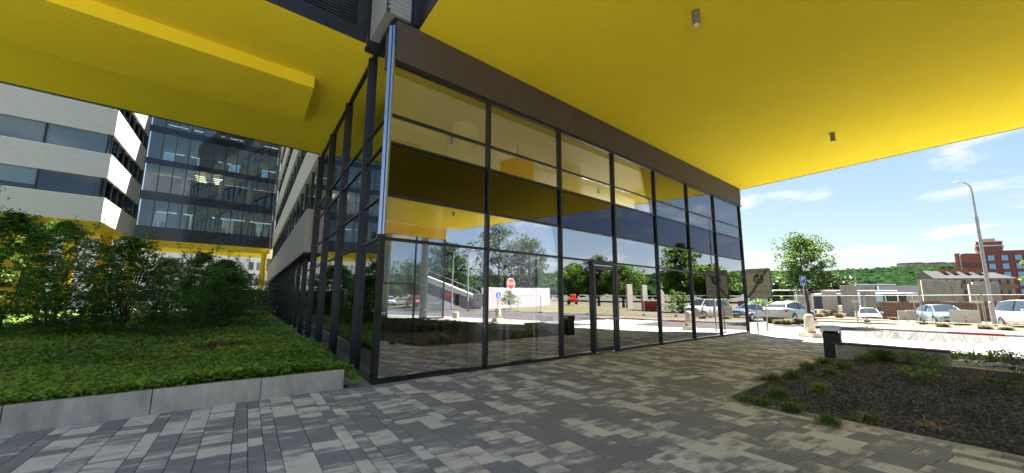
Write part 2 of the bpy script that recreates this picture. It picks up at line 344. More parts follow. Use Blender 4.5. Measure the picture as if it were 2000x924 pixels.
# ================================================================== PAVERS
def paver_list():
    out = []; n = -21.3
    while n < 7.5:
        w = random.choice((0.148, 0.297, 0.297, 0.22)); n1 = n + w; nm = n + w/2
        smax = -0.167*nm + 0.06
        if nm < -4.72 and nm > -11.7: smin = (-4.78 - 0.1646*nm)/0.986
        elif nm <= -11.7: smin = (-9.0 - 0.1646*nm)/0.986
        else: smin = (-9.5 - 0.1646*nm)/0.986
        s = smax - random.uniform(0, .3)*0
        while s > smin:
            l = random.choice((0.2, 0.3, 0.4, 0.4, 0.6, 0.6, 0.5)) * (1.0 if w < .25 else 0.95)
            s0 = max(s - l, smin)
            if s - s0 > 0.05: out.append((s0, s, n, n1))
            s = s0
        n = n1
    return out
PV = paver_list()
def paver_geo(q):
    s0, s1, n0, n1 = q; g = 0.0035; h = random.uniform(-.0015, .0015); c = 0.005
    a = [PL(s0+g, n0+g), PL(s1-g, n0+g), PL(s1-g, n1-g), PL(s0+g, n1-g)]
    b = [PL(s0+g+c, n0+g+c), PL(s1-g-c, n0+g+c), PL(s1-g-c, n1-g-c), PL(s0+g+c, n1-g-c)]
    v = [(p.x, p.y, h-.012) for p in a] + [(p.x, p.y, h-.004) for p in a] + [(p.x, p.y, h) for p in b]
    f = []
    for k in (0, 4):
        for i in range(4): j = (i+1) % 4; f.append((k+i, k+j, k+4+j, k+4+i))
    f.append((8, 9, 10, 11)); return v, f
def seen(q):
    p = PL((q[0]+q[1])/2, (q[2]+q[3])/2); d = p - EYE
    z = d.dot(fw)
    if z < 0.5: return 0
    x = d.dot(r1)/z*FOC; y = -d.dot(u1)/z*FOC
    if abs(x) > 1010 or y > 470: return 0
    if Rn(p) < 0.05: return 0
    return (q[1]-q[0])*(q[3]-q[2]) * abs(d.z) / z**3
PV.sort(key=seen, reverse=True)
def tonefor(): 
    r = random.random()
    return random.uniform(0.0, .22) if r < .33 else (random.uniform(.25, .6) if r < .72 else random.uniform(.62, 1.0))
for q in PV[:298]:
    v, f = paver_geo(q); me = bpy.data.meshes.new('paver'); me.from_pydata(v, [], f)
    a = me.attributes.new('tone', 'FLOAT', 'FACE'); a.data.foreach_set('value', [tonefor()]*len(f)); me.materials.append(PAVE)
    o = bpy.data.objects.new('paver', me); COL.objects.link(o); o.parent = PLZ
Vv, Ff, Tt = [], [], []
for q in PV[298:]:
    v, f = paver_geo(q); b = len(Vv); Vv += v; Ff += [tuple(b+i for i in x) for x in f]; Tt += [tonefor()]*len(f)
npmesh('distant_pavers', np.array(Vv), np.array(Ff), PAVE, PLZ, np.array(Tt), kind='stuff')
# fill sheets where single stones are too small to see (beside and behind the camera)
PAVEFILL = groundmat('grey_paving', (0.30, 0.29, 0.275), (0.50, 0.48, 0.43), 2.2, rough=0.8, bump=0.1)
struct(MB().prism([PL(9, 30), PL(-60, 30), PL(-60, 7.6), PL(9, 7.6)], -0.2, -0.004), 'outer_paving', PAVEFILL)
struct(MB().prism([PR(-8, 9.6), PR(14, 22), PR(-18, 45), PR(-18, 9.6)], -0.2, -0.006), 'outer_paving', PAVEFILL)
struct(MB().prism([PL(-9.2, -12.0), PL(-9.2, -21.36), PL(-60, -21.36), PL(-60, -12.0)], -0.2, -0.006), 'outer_paving', PAVL)
# ================================================================== MAIN BUILDING
B = thing('office_building', 'large glass fronted office building with yellow soffits and dark umber fascia over the paved plaza', 'building', tuple(CO))
def part(mb, name, m, parent=None, **k): return mb.build(name, m, parent or B, **k)
SE = [0.0, 2.67, 5.38, 8.12, 10.9, 13.67, 16.45, 19.85]
ZR = [0.07, 2.81, 3.71, 4.83, 5.44, 6.64]
T = 0.03
# front glass (R plane), panes bay by bay and row by row
for i in range(7):
    for j in range(5):
        s0, s1 = SE[i]+T, SE[i+1]-T
        if i == 2 and j == 0: s1 = 6.78
        part(MB().box(PR, s0, s1, -0.012, 0.0, ZR[j]+.03, ZR[j+1]-.03), 'glass_pane', GLASSS if j == 2 else (GLASSU if j > 2 else GLASS))
        if j == 2: part(MB().box(PR, s0, s1, -0.16, -0.12, ZR[j]+.03, ZR[j+1]-.03), 'spandrel_panel', DKWALL)
        if j:
            part(MB().box(PR, s0-.003, s1+.003, -0.05, 0.035, ZR[j]-.028, ZR[j]+.028), 'transom', BLK)
    part(MB().box(PR, SE[i]+T-.003, (6.78 if i == 2 else SE[i+1]-T+.003), -0.06, 0.05, -0.01, 0.07), 'sill_rail', BLK)
for i, s in enumerate(SE[1:]):
    part(MB().box(PR, s-.03, s+.03, -0.09, 0.075, 0.0, 6.66), 'mullion', BLK, bevel=.004)
part(MB().box(PR, 0.08, 19.9, -0.04, 0.06, 6.60, 6.668), 'head_rail', BLK)
part(MB().box(PR, 0.05, 19.95, -0.5, 0.10, 6.67, 7.595), 'fascia', BRN, bevel=.01)
part(MB().box(PR, 19.93, 20.35, -0.30, 0.02, 6.66, 6.72), 'flashing_tip', BLK)
# corner post, a bare steel angle
part(MB().box(PR, -0.07, 0.035, -0.05, 0.07, 0.0, 2.87).box(PR, -0.05, 0.035, -0.05, 0.055, 2.87, 7.45), 'corner_post', BLK)
part(MB().prism([PR(-.095, -.01), PR(-.01, .08), PR(.03, .08), PR(.03, .058), PR(-.07, -.01)], 2.88, 7.45), 'corner_trim', STEEL)
cc = part(MB().tube([PL(.10, .06, 2.86), PL(.06, .16, 2.86)], .035, 10), 'camera_bracket', GALV)
part(MB().tube([PL(.05, .17, 2.92), PL(.05, .17, 2.84), PL(.05, .17, 2.79)], [.05, .055, .02], 12), 'dome_camera', mat('black_dome', (.02, .02, .03), .15), cc)
# door in the third bay
dr = part(MB().box(PR, 6.78, 8.10, -0.05, 0.07, 2.70, 2.80).box(PR, 6.78, 6.86, -0.05, 0.07, 0.02, 2.70).box(PR, 8.02, 8.09, -0.05, 0.07, 0.02, 2.70), 'door_frame', BLK)
lf = part(MB().box(PR, 6.87, 6.97, -0.02, 0.05, 0.05, 2.68).box(PR, 7.92, 8.01, -0.02, 0.05, 0.05, 2.68).box(PR, 6.97, 7.92, -0.02, 0.05, 0.05, 0.17).box(PR, 6.97, 7.92, -0.02, 0.05, 2.56, 2.68), 'door', BLK, dr)
part(MB().box(PR, 6.97, 7.92, 0.005, 0.02, .17, 2.56), 'door_pane', GLASS, dr)
part(MB().tube([PR(6.92, .12, 1.02), PR(7.98, .12, 1.02)], .016, 8).tube([PR(6.95, .04, 1.02), PR(6.95, .12, 1.02)], .012, 8).tube([PR(7.95, .04, 1.02), PR(7.95, .12, 1.02)], .012, 8), 'push_bar', STEEL, dr)
part(MB().box(PR, 6.80, 8.08, -.02, .16, .002, .02), 'door_threshold', STEEL, dr)
part(MB().box(PR, 8.105, 8.155, .075, .10, 1.35, 1.5), 'card_reader', WHITEP)
part(MB().box(PR, 6.80, 6.83, .075, .085, 0, 2.7), 'door_mullion', BLK)
# side glass (L plane)
LE = [0.0, 1.77, 4.65, 7.5, 10.4]
while LE[-1] < 49: LE.append(LE[-1] + 2.86)
ZL = [0.07, 2.83, 3.71, 4.83, 5.44, 7.60]
for i in range(len(LE)-1):
    s0, s1 = LE[i]+T+(.03 if i == 0 else 0), LE[i+1]-T
    hi = i < 4
    for j in range(5 if hi else 2):
        z1 = ZL[j+1] if (hi or j == 0) else 3.48
        part(MB().box(PL, s0, s1, -0.012, 0.0, ZL[j]+.03, z1-.02), 'glass_pane', GLASSD)
        if j: part(MB().box(PL, s0-.003, s1+.003, -0.05, 0.035, ZL[j]-.025, ZL[j]+.025), 'transom', BLK)
    part(MB().box(PL, s0-.003, s1+.003, -0.06, 0.05, -0.01, 0.07), 'sill_rail', BLK)
    part(MB().box(PL, LE[i+1]-.03, LE[i+1]+.03, -0.09, 0.11, 0.0, 7.62 if i < 3 else 3.5), 'mullion', BLK)
part(MB().box(PL, 0.05, 10.5, -0.05, 0.05, 7.56, 7.64), 'head_rail', BLK)
part(MB().box(PL, 10.36, 10.52, -0.09, 0.12, 3.5, 7.62), 'mullion', BLK)
# ribbed band over the side glazing
bnd = part(MB().box(PL, 10.9, 50, 0.0, 0.35, 3.52, 5.40), 'ribbed_band', RIB)
rb = MB()
for k in range(14): z = 3.60 + k*.13; rb.box(PL, 10.9, 50, 0.35, 0.362, z, z+.06)
part(rb, 'rib', RIB, bnd, kind='stuff')
part(MB().box(PL, 10.86, 50, -0.02, 0.37, 3.46, 3.53), 'band_drip', BLK)
# upper storeys above the side glazing: ribbon windows and cream bands
UPW = mat('dark_window_frame', (0.015, 0.017, 0.02), .4)
zb = 5.42
for k, (w0, w1, b1, m) in enumerate([(5.42, 7.60, 9.35, CREAMB), (9.35, 11.3, 13.05, CREAM), (13.05, 15.0, 16.75, CREAM), (16.75, 18.7, 20.45, CREAM), (20.45, 22.4, 24.0, CREAM)]):
    x = 10.55
    while x < 49.5:
        x1 = min(x+2.4, 49.9)
        part(MB().box(PL, x+.04, x1-.04, -0.02, 0.0, w0+.03, w1-.03), 'ribbon_pane', GLASSD)
        part(MB().box(PL, x-.04, x+.04, -0.08, 0.06, w0, w1), 'window_post', UPW)
        x = x1
    part(MB().box(PL, 10.45, 50, -0.3, 0.16, w1, b1), 'cladding_band', m)
    part(MB().box(PL, 10.45, 50, -0.3, -0.25, w0, w1), 'blind_wall', DKWALL)
# upper mass of the block (inside, dark)
def poly_R(s0, s1, n0, n1): return [PR(s0, n0), PR(s1, n0), PR(s1, n1), PR(s0, n1)]
def sk(rn, ln):                         # point at given R offset and L offset
    # P = CO + a*dR + b*nR, with b=rn, L offset = a*(dR.nL)+rn*(nR.nL)
    a = (ln - rn * nR.dot(nL)) / dR.dot(nL); return PR(a, rn)
# soffits (yellow)
HS = 7.60
so = part(MB().prism([sk(0.0, -.57), sk(0.0, -19.9), sk(21.8, -19.9), sk(21.8, -.57)], HS, HS+.30), 'yellow_soffit', YEL)
part(MB().prism([sk(-.02, -19.9), sk(21.8, -19.9), sk(21.8, -19.96), sk(-.02, -19.96)], HS-.02, HS+.5), 'soffit_edge', RIB, so)
sl = part(MB().prism([sk(-1.3, .02), sk(-1.3, 26), sk(-10.0, 26), sk(-10.0, .02)], HS+.05, HS+.35), 'yellow_soffit', YEL)
part(MB().prism([sk(-10.0, .12), sk(-10.0, 26), sk(-10.07, 26), sk(-10.07, .12)], HS+.03, HS+.6), 'soffit_edge', BLK, sl)
part(MB().prism([sk(-3.7, 1.13), sk(-3.7, 26), sk(-6.35, 26), sk(-6.35, 1.13)], HS-.28, HS+.06), 'downstand_beam', YEL, sl)
# wings above the soffits: black edge beam, recessed blinds, ribbed corner
part(MB().prism([sk(-1.28, .30), sk(-1.28, 26), sk(-1.5, 26), sk(-1.5, .30)], HS+.06, HS+.42), 'edge_beam', BLK)
part(MB().prism([sk(21.8, -.55), sk(.07, -.55), sk(.07, -.85), sk(21.8, -.85)], HS+.01, HS+.42), 'edge_beam', BLK)
H = 11.2  # unseen wing tops cut low so sunlit ground behind bounces light in
part(MB().prism([sk(-1.9, .3), sk(-1.9, 26), sk(-9.9, 26), sk(-9.9, .3)], HS+.4, H), 'wing_mass', DKWALL)
part(MB().prism([sk(21.7, -1.1), sk(.1, -1.1), sk(.1, -19.8), sk(21.7, -19.8)], HS+.4, H), 'wing_mass', DKWALL)
part(MB().prism([sk(.1, -.45), sk(-10, -.45), sk(-10, -19.8), sk(.1, -19.8)], HS+.1, H), 'wing_mass', DKWALL)
part(MB().prism([sk(-10.01, -.45), sk(-49.9, -.45), sk(-49.9, -19.8), sk(-10.01, -19.8)], HS+.1, 31), 'wing_mass', DKWALL)  # unseen top added above the bands to shade the courtyard shrubs
bl = MB()
for k in range(30):
    z = HS+.55+k*.085
    bl.hexa([sk(-1.74, .34)+Vector((0,0,z)), sk(-1.74, 26)+Vector((0,0,z)), sk(-1.80, 26)+Vector((0,0,z+.02)), sk(-1.80, .34)+Vector((0,0,z+.02))] + [sk(-1.74, .34)+Vector((0,0,z+.012)), sk(-1.74, 26)+Vector((0,0,z+.012)), sk(-1.80, 26)+Vector((0,0,z+.032)), sk(-1.80, .34)+Vector((0,0,z+.032))])
part(bl, 'blind_slats', mat('slate_blind', (.10, .105, .115), .4, metal=.3), kind='stuff')
part(MB().prism([sk(-1.55, 1.72), sk(-1.55, 1.76), sk(-1.62, 1.76), sk(-1.62, 1.72)], HS+.4, 11.5), 'guide_rail', STEEL)
part(MB().prism([sk(-1.5, .1), sk(-1.5, .5), sk(-1.9, .5), sk(-1.9, .1)], HS+.06, H), 'window_reveal', DKWALL)
bl = MB()
for k in range(30):
    z = HS+.55+k*.085; q = [sk(.3, -.98), sk(21, -.98), sk(21, -1.04), sk(.3, -1.04)]
    bl.prism(q, z, z+.03)
part(bl, 'blind_slats', mat('slate_blind', (.10, .105, .115)), kind='stuff')
part(MB().prism([sk(.42, -.8), sk(.42, -.9), sk(.52, -.9), sk(.52, -.8)], HS+.4, 14), 'guide_rail', STEEL)
crn = part(MB().prism([sk(.05, .20), sk(.07, -.36), sk(-.35, -.36), sk(-1.15, -.1), sk(-1.19, .24)], HS+.12, H), 'ribbed_corner', RIB)
rb = MB()
for k in range(60):
    z = HS+.2+k*.11
    rb.prism([sk(.052, .16), sk(.072, -.36), sk(.087, -.36), sk(.067, .16)], z, z+.06)
part(rb, 'rib', RIB, crn, kind='stuff')
part(MB().prism([sk(.05, .20), sk(.065, .20), sk(.065, .12), sk(.05, .12)], HS+.1, H), 'edge_trim', STEEL, crn)
part(MB().prism([sk(0.0, 0.0), sk(.0, -.5), sk(-1.6, -.5), sk(-1.6, 0.0)], HS+.0, HS+.1), 'closing_plate', BLK)
part(MB().prism([sk(-1.27, -.03), sk(-1.27, .29), sk(-1.5, .29), sk(-1.5, -.03)], HS-.02, HS+.42), 'joint_plate', DKWALL)
# small ribbed box at the far end beyond the soffit
part(MB().box(PR, 20.1, 21.1, -1.2, -0.25, 7.25, 7.9), 'ribbed_box', RIB)
# downlights (a lamp each, hanging under the soffit)
DL = mat('lamp_housing', (.16, .15, .13), .5)
def downlight(s, n, label, z=HS):
    p = PR(s, n, z); t = thing('downlight', label, 'ceiling light', tuple(p), 'surface mounted downlights under the yellow soffit')
    MB().tube([p, p - Vector((0, 0, .30))], .075, 16).build('housing', DL, t)
    MB().tube([p - Vector((0, 0, .302)), p - Vector((0, 0, .308))], .062, 16).build('lens', mat('lamp_lens', (.75, .75, .72), .2), t)
    MB().tube([p - Vector((0, 0, .001)), p - Vector((0, 0, .012))], .085, 16).build('mounting_plate', DL, t)
downlight(4.54, 4.56, 'grey cylinder downlight nearest the camera at the top of the picture')
downlight(14.45, 5.1, 'grey cylinder downlight under the bright far part of the yellow soffit')
downlight(12.06, 15.6, 'grey cylinder downlight seen mirrored in the first glass bay')
downlight(4.5, 15.4, 'grey cylinder downlight deep under the soffit on the camera side')
# ---- interior of the ground floor room
part(MB().prism([sk(-.1, -.1), sk(-.1, -19.5), sk(-12, -19.5), sk(-12, -.1)], -.1, .012), 'room_floor', FLOORI)
part(MB().prism([sk(-.17, -.1), sk(-.17, -19.5), sk(-12, -19.5), sk(-12, -.1)], 6.72, 6.9), 'room_ceiling', CEIL)
part(MB().prism([sk(-12, -.1), sk(-12, -19.5), sk(-12.2, -19.5), sk(-12.2, -.1)], 0, 7), 'back_wall', WHITEP)
part(MB().prism([sk(-2.6, -.3), sk(-2.6, -19.4), sk(-3.3, -19.4), sk(-3.3, -.3)], 6.45, 6.72), 'ceiling_beam', CEIL)
part(MB().prism([sk(-4.1, -1.4), sk(-4.1, -2.3), sk(-4.8, -2.3), sk(-4.8, -1.4)], 6.66, 6.72), 'ceiling_grille', GALV)
for s, n, r in [(3.25, -2.0, .50), (4.1, -5.6, .50), (8.6, -2.2, .40), (13.8, -2.2, .34), (17.8, -2.2, .34), (8.6, -7, .34)]:
    part(MB().cyl(PR(s, n, 0.01), r, 6.71, 28), 'column', CONCI, smooth=False)
part(MB().prism([sk(-12.2, -.3), sk(-49, -.3), sk(-49, -9), sk(-12.2, -9)], 3.3, 3.5), 'room_ceiling', CEIL)
part(MB().prism([sk(-12.2, -.1), sk(-49, -.1), sk(-49, -9), sk(-12.2, -9)], -.1, .012), 'room_floor', FLOORI)
part(MB().prism([sk(-12.2, -6), sk(-49, -6), sk(-49, -6.2), sk(-12.2, -6.2)], 0, 3.4), 'back_wall', DKWALL)
# inner glazed partition behind the first bays
for a0, a1 in ((.35, 2.5),):
    part(MB().box(PR, a0, 4.9, -.52, -.47, 1.17, 1.24), 'partition_rail', BLK)
for a in (.35, 1.03, 1.75, 2.5, 3.7, 4.9):
    part(MB().box(PR, a-.02, a+.02, -.52, -.47, .012, 2.75), 'partition_post', BLK)
for s in (9.2, 9.75, 10.3):
    part(MB().box(PR, s-.015, s+.015, -.8, -.76, .012, 1.3), 'partition_post', BLK)
# ---- things in the room
SKIN = mat('printed_skin', (.50, .48, .38), .5, var=.06); SKIND = mat('printed_skin_shade', (.28, .20, .15), .5)
LIPS = mat('printed_red_lips', (.62, .05, .07), .4); LIPD = mat('printed_dark_lip', (.16, .015, .02), .4)
HAIR = mat('printed_dark_hair', (.03, .026, .026), .5); TEALP = mat('printed_teal', (.45, .68, .58), .5)
pz = thing('face_poster', 'large printed panel of a face with red lips behind the corner glass', 'poster', tuple(PR(1.3, -.7, .02)))
def PP(s, z, d=0.0): return PR(s, -.70 + d, z)
def flat(pts, d, th=.006):
    m = MB(); n = len(pts); a = [PP(x, z, d) for x, z in pts]; b = [PP(x, z, d+th) for x, z in pts]
    m.v = [tuple(p) for p in a+b]; m.f = [tuple(range(n)), tuple(reversed(range(n, 2*n)))] + [(i, (i+1) % n, n+(i+1) % n, n+i) for i in range(n)]; return m
def ell(cx, cz, rx, rz, n=28, lump=None, ph=0): return [(cx+rx*math.cos(2*math.pi*k/n)*(1 if not lump else 1+lump*math.sin(3*2*math.pi*k/n+ph)), cz+rz*math.sin(2*math.pi*k/n)*(1 if not lump else 1+lump*math.cos(2*2*math.pi*k/n+ph))) for k in range(n)]
flat([(.15, .03), (2.66, .03), (2.66, 1.50), (.15, 1.50)], 0, .02).build('backing_board', HAIR, pz)
flat([(.18, .30), (.6, .05), (1.45, .05), (1.85, .28), (2.1, .75), (2.25, 1.1), (2.0, 1.48), (.5, 1.48), (.2, 1.1)], .022).build('printed_face', SKIN, pz)
flat([(1.95, .06), (2.62, .06), (2.62, 1.45), (2.45, 1.0), (2.2, .45)], .022).build('printed_backdrop', TEALP, pz)
flat(ell(1.42, .93, .23, .10, lump=.12, ph=1), .030).build('printed_nose_shadow', SKIND, pz)
flat(ell(1.30, .90, .06, .035), .037).build('printed_nostril', LIPD, pz)
flat(ell(1.58, .86, .055, .035), .037).build('printed_nostril', LIPD, pz)
flat([(1.05, .34), (1.14, .50), (1.28, .56), (1.38, .52), (1.50, .55), (1.62, .45), (1.68, .33), (1.6, .2), (1.42, .12), (1.22, .14), (1.1, .22)], .030).build('printed_lips', LIPS, pz)
flat([(1.07, .345), (1.25, .37), (1.4, .345), (1.55, .37), (1.66, .335), (1.4, .315), (1.25, .335)], .037).build('printed_mouth_line', LIPD, pz)
SKT = mat('printed_pale_skin', (.70, .60, .46), .5)
p2 = thing('skin_toned_poster', 'narrow pale printed panel standing behind the second glass bay', 'poster', tuple(PR(4.3, -.6, .02)))
MB().box(PR, 4.05, 4.95, -.70, -.68, .03, 1.18).build('printed_panel', SKT, p2)
MB().box(PR, 4.05, 4.3, -.675, -.67, .05, 1.15).build('printed_green_strip', mat('pale_green', (.36, .45, .30), .5), p2)
for i, (s, n, w, d, h, lb) in enumerate([(.62, -.42, .34, .25, .26, 'cream cardboard box low on the floor under the printed face'), (.28, -.4, .12, .2, .55, 'narrow cream board leaning by the glass corner'), (.98, -.42, .1, .1, .55, 'thin cream board standing left of the printed red lips'), (2.05, -.38, .06, .06, .75, 'thin cream stick standing right of the printed red lips')]):
    single(MB().box(PR, s-w/2, s+w/2, n-d/2, n+d/2, .013, .013+h), 'cream_board' if i else 'cardboard_box', mat('cream_card', (.55, .48, .33), .7), lb, 'box' if i == 0 else 'board', tuple(PR(s, n, .013)), bevel=.004)
p3 = thing('orange_drum_shade', 'big orange faceted pendant shade hanging inside behind the second upper pane', 'pendant lamp', tuple(PR(5.35, -1.5, 6.3)))
MB().prism([PR(5.35+.62*math.cos(a), -1.8+.62*math.sin(a)) for a in [k*math.pi/3+.3 for k in range(6)]], 5.0, 6.05).build('shade', ORANGE, p3)
MB().tube([PR(5.35, -1.8, 6.05), PR(5.35, -1.8, 6.72)], .02, 8).build('suspension_rod', BLK, p3)
for k, (s, h) in enumerate([(9.9, 1.1), (12.3, .8)]):
    t = thing('display_cabinet', ['glass sided white display cabinet behind the fourth glass bay', 'low white display cabinet behind the fifth glass bay'][k], 'cabinet', tuple(PR(s, -1.5, .012)))
    MB().box(PR, s-.5, s+.5, -1.8, -1.3, .012, .1).box(PR, s-.5, s+.5, -1.8, -1.3, h-.04, h).build('cabinet_frame', WHITEP, t)
    MB().box(PR, s-.48, s+.48, -1.32, -1.31, .1, h-.04).build('cabinet_front', GLASSB, t)
    MB().box(PR, s-.49, s+.49, -1.8, -1.78, .1, h-.04).build('cabinet_back', mat('pale_aqua', (.45, .62, .62), .5), t)
# ================================================================== PAVILION OPPOSITE (seen mirrored)
V = thing('glazed_pavilion', 'glazed entrance hall with a yellow fascia opposite, seen mirrored in the corner glass', 'building', tuple(PR(14, 22, 0)))
N0 = 21.85
MB().box(PR, -8, 15.6, N0, N0+.5, 6.67, 7.6).build('fascia', YELD, V)
for k in range(9):
    s = 15.55-k*2.72
    MB().box(PR, s-.04, s+.04, N0, N0+.15, 0, 6.67).build('mullion', BLK, V)
    if k < 8:
        for z0, z1 in ((.1, 2.7), (2.76, 6.1), (6.16, 6.65)):
            if k == 3 and z0 < 1: continue
            MB().box(PR, s-2.68, s-.04, N0+.06, N0+.075, z0, z1).build('glass_pane', GLASSB, V)
        MB().box(PR, s-2.68, s-.04, N0+.01, N0+.12, 6.10, 6.16).build('transom', BLK, V)
        if k in (1, 2): MB().box(PR, s-2.68, s-.04, N0+.01, N0+.12, 2.70, 2.86).build('transom', BLK, V)
MB().box(PR, -8, 15.6, N0, N0+.14, 0, .1).build('sill_rail', BLK, V)
for k in range(3): MB().cyl(PR(14.3-k*3.4, N0+1.2, 0), .3, 7.6, 20).build('column', CONCI, V)
MB().prism([PR(-8, N0+.5), PR(15.6, N0+.5), PR(14.6, N0+9), PR(-8, N0+9)], 7.3, 7.6).build('roof_slab', CEIL, V)
# ================================================================== WEST WING AND BRIDGE BLOCK (courtyard)
WW = thing('white_office_wing', 'cream clad office wing with ribbon windows and blinds left across the courtyard', 'building', tuple(sk(-38.7, 12.7)))
RW = -38.7; LW = 12.7
BLW = mat('pale_blind', (.75, .74, .76), .6, var=.05)
lev = [(7.65, 9.62), (11.28, 13.3), (15.0, 17.2), (18.9, 21.0), (22.7, 24.5)]
for k, (z0, z1) in enumerate(lev):
    MB().prism([sk(RW, LW), sk(RW, 60), sk(RW-.4, 60), sk(RW-.4, LW+.4), sk(-50, LW+.4), sk(-50, LW)], z0, z1).build('cladding_band', CREAM, WW)
    MB().prism([sk(RW+.03, LW-.03), sk(RW+.03, 60), sk(RW, 60), sk(RW, LW), sk(-50, LW), sk(-50, LW-.03)], z1-.05, z1+.02).build('band_cap', WHITEP, WW)
    sm = MB()
    for q in range(1, 5):
        zz = z0 + (z1-z0)*q/5; sm.prism([sk(RW+.006, LW-.006), sk(RW+.006, 60), sk(RW, 60), sk(RW, LW), sk(-50, LW), sk(-50, LW-.006)], zz-.012, zz+.012)
    sm.build('cladding_joint', mat('joint_grey', (.56, .54, .50), .6), WW, kind='stuff')
    if k < 4:
        a, b = z1, lev[k+1][0]
        x = LW + .35
        while x < 50:
            w = 3.4 if int(x*7) % 3 else 2.0
            MB().prism([sk(RW-.18, x+.05), sk(RW-.18, x+w-.05), sk(RW-.2, x+w-.05), sk(RW-.2, x+.05)], a+.03, b-.03).build('window_pane', GLASSB, WW)
            MB().prism([sk(RW-.1, x-.05), sk(RW-.1, x+.05), sk(RW-.25, x+.05), sk(RW-.25, x-.05)], a, b).build('window_post', UPW, WW)
            full = (k != 0) or (x > 16)
            if full:
                MB().prism([sk(RW-.3, x+.08), sk(RW-.3, x+w-.08), sk(RW-.33, x+w-.08), sk(RW-.33, x+.08)], a + (.05 if k != 0 else .45), b-.03).build('blind', BLIND if k else BLW, WW)
            x += w
        y = RW - .3
        while y > -49.5:
            w = 1.9; y1 = max(y-w, -49.9)
            MB().prism([sk(y-.04, LW+.18), sk(y1+.04, LW+.18), sk(y1+.04, LW+.2), sk(y-.04, LW+.2)], a+.03, b-.03).build('window_pane', GLASSB, WW)
            MB().prism([sk(y+.04, LW+.1), sk(y-.04, LW+.1), sk(y-.04, LW+.25), sk(y+.04, LW+.25)], a, b).build('window_post', UPW, WW)
            if k > 0 and y > -46.5: MB().prism([sk(y-.06, LW+.3), sk(y1+.06, LW+.3), sk(y1+.06, LW+.33), sk(y-.06, LW+.33)], a+.05, b-.03).build('blind', WHITEP, WW)
            y = y1
MB().prism([sk(RW-.6, LW+.9), sk(RW-.6, 60), sk(-50, 60), sk(-50, LW+.9)], 7.7, 24.4).build('core_mass', DKWALL, WW)
MB().prism([sk(RW-.02, LW+.02), sk(RW-.02, 60), sk(-52, 60), sk(-52, LW+.02)], 7.6, 7.68).build('yellow_soffit', YEL, WW)
MB().prism([sk(-44, LW+4), sk(-44, 60), sk(-44.3, 60), sk(-44.3, LW+4)], .2, 7.6).build('recessed_wall', YELD, WW)
for k in range(9):
    MB().prism([sk(-43.96, LW+5+k*3), sk(-43.96, LW+5.2+k*3), sk(-43.9, LW+5.2+k*3), sk(-43.9, LW+5+k*3)], .2, 7.6).build('window_post', UPW, WW)
for rn, ln in [(-40.6, 14.6), (-41.0, 19.0), (-47.0, 14.0), (-52.0, 13.0), (-41, 27)]:
    p = sk(rn, ln); MB().cyl((p.x, p.y, .1), .42, 7.5, 20).build('column', YELD, WW)
# bridge block
BB = thing('dark_bridge_block', 'dark glazed office block bridging the end of the courtyard above a yellow beam', 'building', tuple(sk(-50, 6)))
RB = -50.0
MB().prism([sk(RB+.35, 0.4), sk(RB+.35, LW+.3), sk(RB-9, LW+.3), sk(RB-9, 0.4)], 7.25, 7.66).build('yellow_soffit', YEL, BB)
MB().prism([sk(RB+.36, .4), sk(RB+.36, LW), sk(RB+.8, LW), sk(RB+.8, .4)], 6.95, 7.55).build('yellow_beam', YELD, BB)
levs = [(7.68, 9.15), (12.0, 12.95), (16.0, 16.6), (19.6, 20.3), (23.2, 24.2)]
for k, (z0, z1) in enumerate(levs):
    MB().prism([sk(RB, .02), sk(RB, LW-.02), sk(RB-.3, LW-.02), sk(RB-.3, .02)], z0, z1).build('spandrel_band', mat('black_glass', (.012, .014, .02), .08, spec=.6), BB)
    MB().prism([sk(RB-.3, .02), sk(RB-.3, LW-.02), sk(RB-8, LW-.02), sk(RB-8, .02)], z0+.1, z1-.05).build('floor_slab', CEIL, BB)
    if k < 4:
        a, b = z1, levs[k+1][0]
        for q in range(11):
            x0 = .1 + q*(LW-.2)/11; x1 = x0+(LW-.2)/11
            MB().prism([sk(RB-.06, x0+.03), sk(RB-.06, x1-.03), sk(RB-.08, x1-.03), sk(RB-.08, x0+.03)], a+.02, b-.02).build('window_pane', GLASSC, BB)
            MB().prism([sk(RB+.02, x0-.03), sk(RB+.02, x0+.03), sk(RB-.12, x0+.03), sk(RB-.12, x0-.03)], a, b).build('window_post', UPW, BB)
            if k in (0, 2) and q % 3 == 1: MB().prism([sk(RB-8, x0+.03), sk(RB-8, x1-.03), sk(RB-8.02, x1-.03), sk(RB-8.02, x0+.03)], a+.02, b-.02).build('window_pane', GLASSB, BB)
        if k != 1:
            for q in range(11):
                if q % 3 != 1 or k in (1, 3): MB().prism([sk(RB-7.9, .1+q*1.136), sk(RB-7.9, .1+(q+1)*1.136), sk(RB-8.1, .1+(q+1)*1.136), sk(RB-8.1, .1+q*1.136)], a, b).build('back_wall_panel', (WHITEP if k == 0 else BLIND), BB)  # added back panels keep sun and sky from brightening these rooms
        if k == 1: MB().prism([sk(RB-5, .1), sk(RB-5, LW-.1), sk(RB-5.2, LW-.1), sk(RB-5.2, .1)], a, b).build('inner_wall', DKWALL, BB)  # dark wall added to keep this row of windows dim
        else:
            MB().prism([sk(RB-4.5, 6.8), sk(RB-4.5, 8.6), sk(RB-4.8, 8.6), sk(RB-4.8, 6.8)], a, b).build('inner_wall', WHITEP, BB)
            MB().prism([sk(RB-4.5, 2.0), sk(RB-4.5, 4.4), sk(RB-4.8, 4.4), sk(RB-4.8, 2.0)], a, b-.6).build('inner_wall', CONCI, BB)
        for cxx in (3, 6, 9.5):
            p = sk(RB-2, cxx); MB().cyl((p.x, p.y, a), .28, b-a, 14).build('column', CONCI, BB)
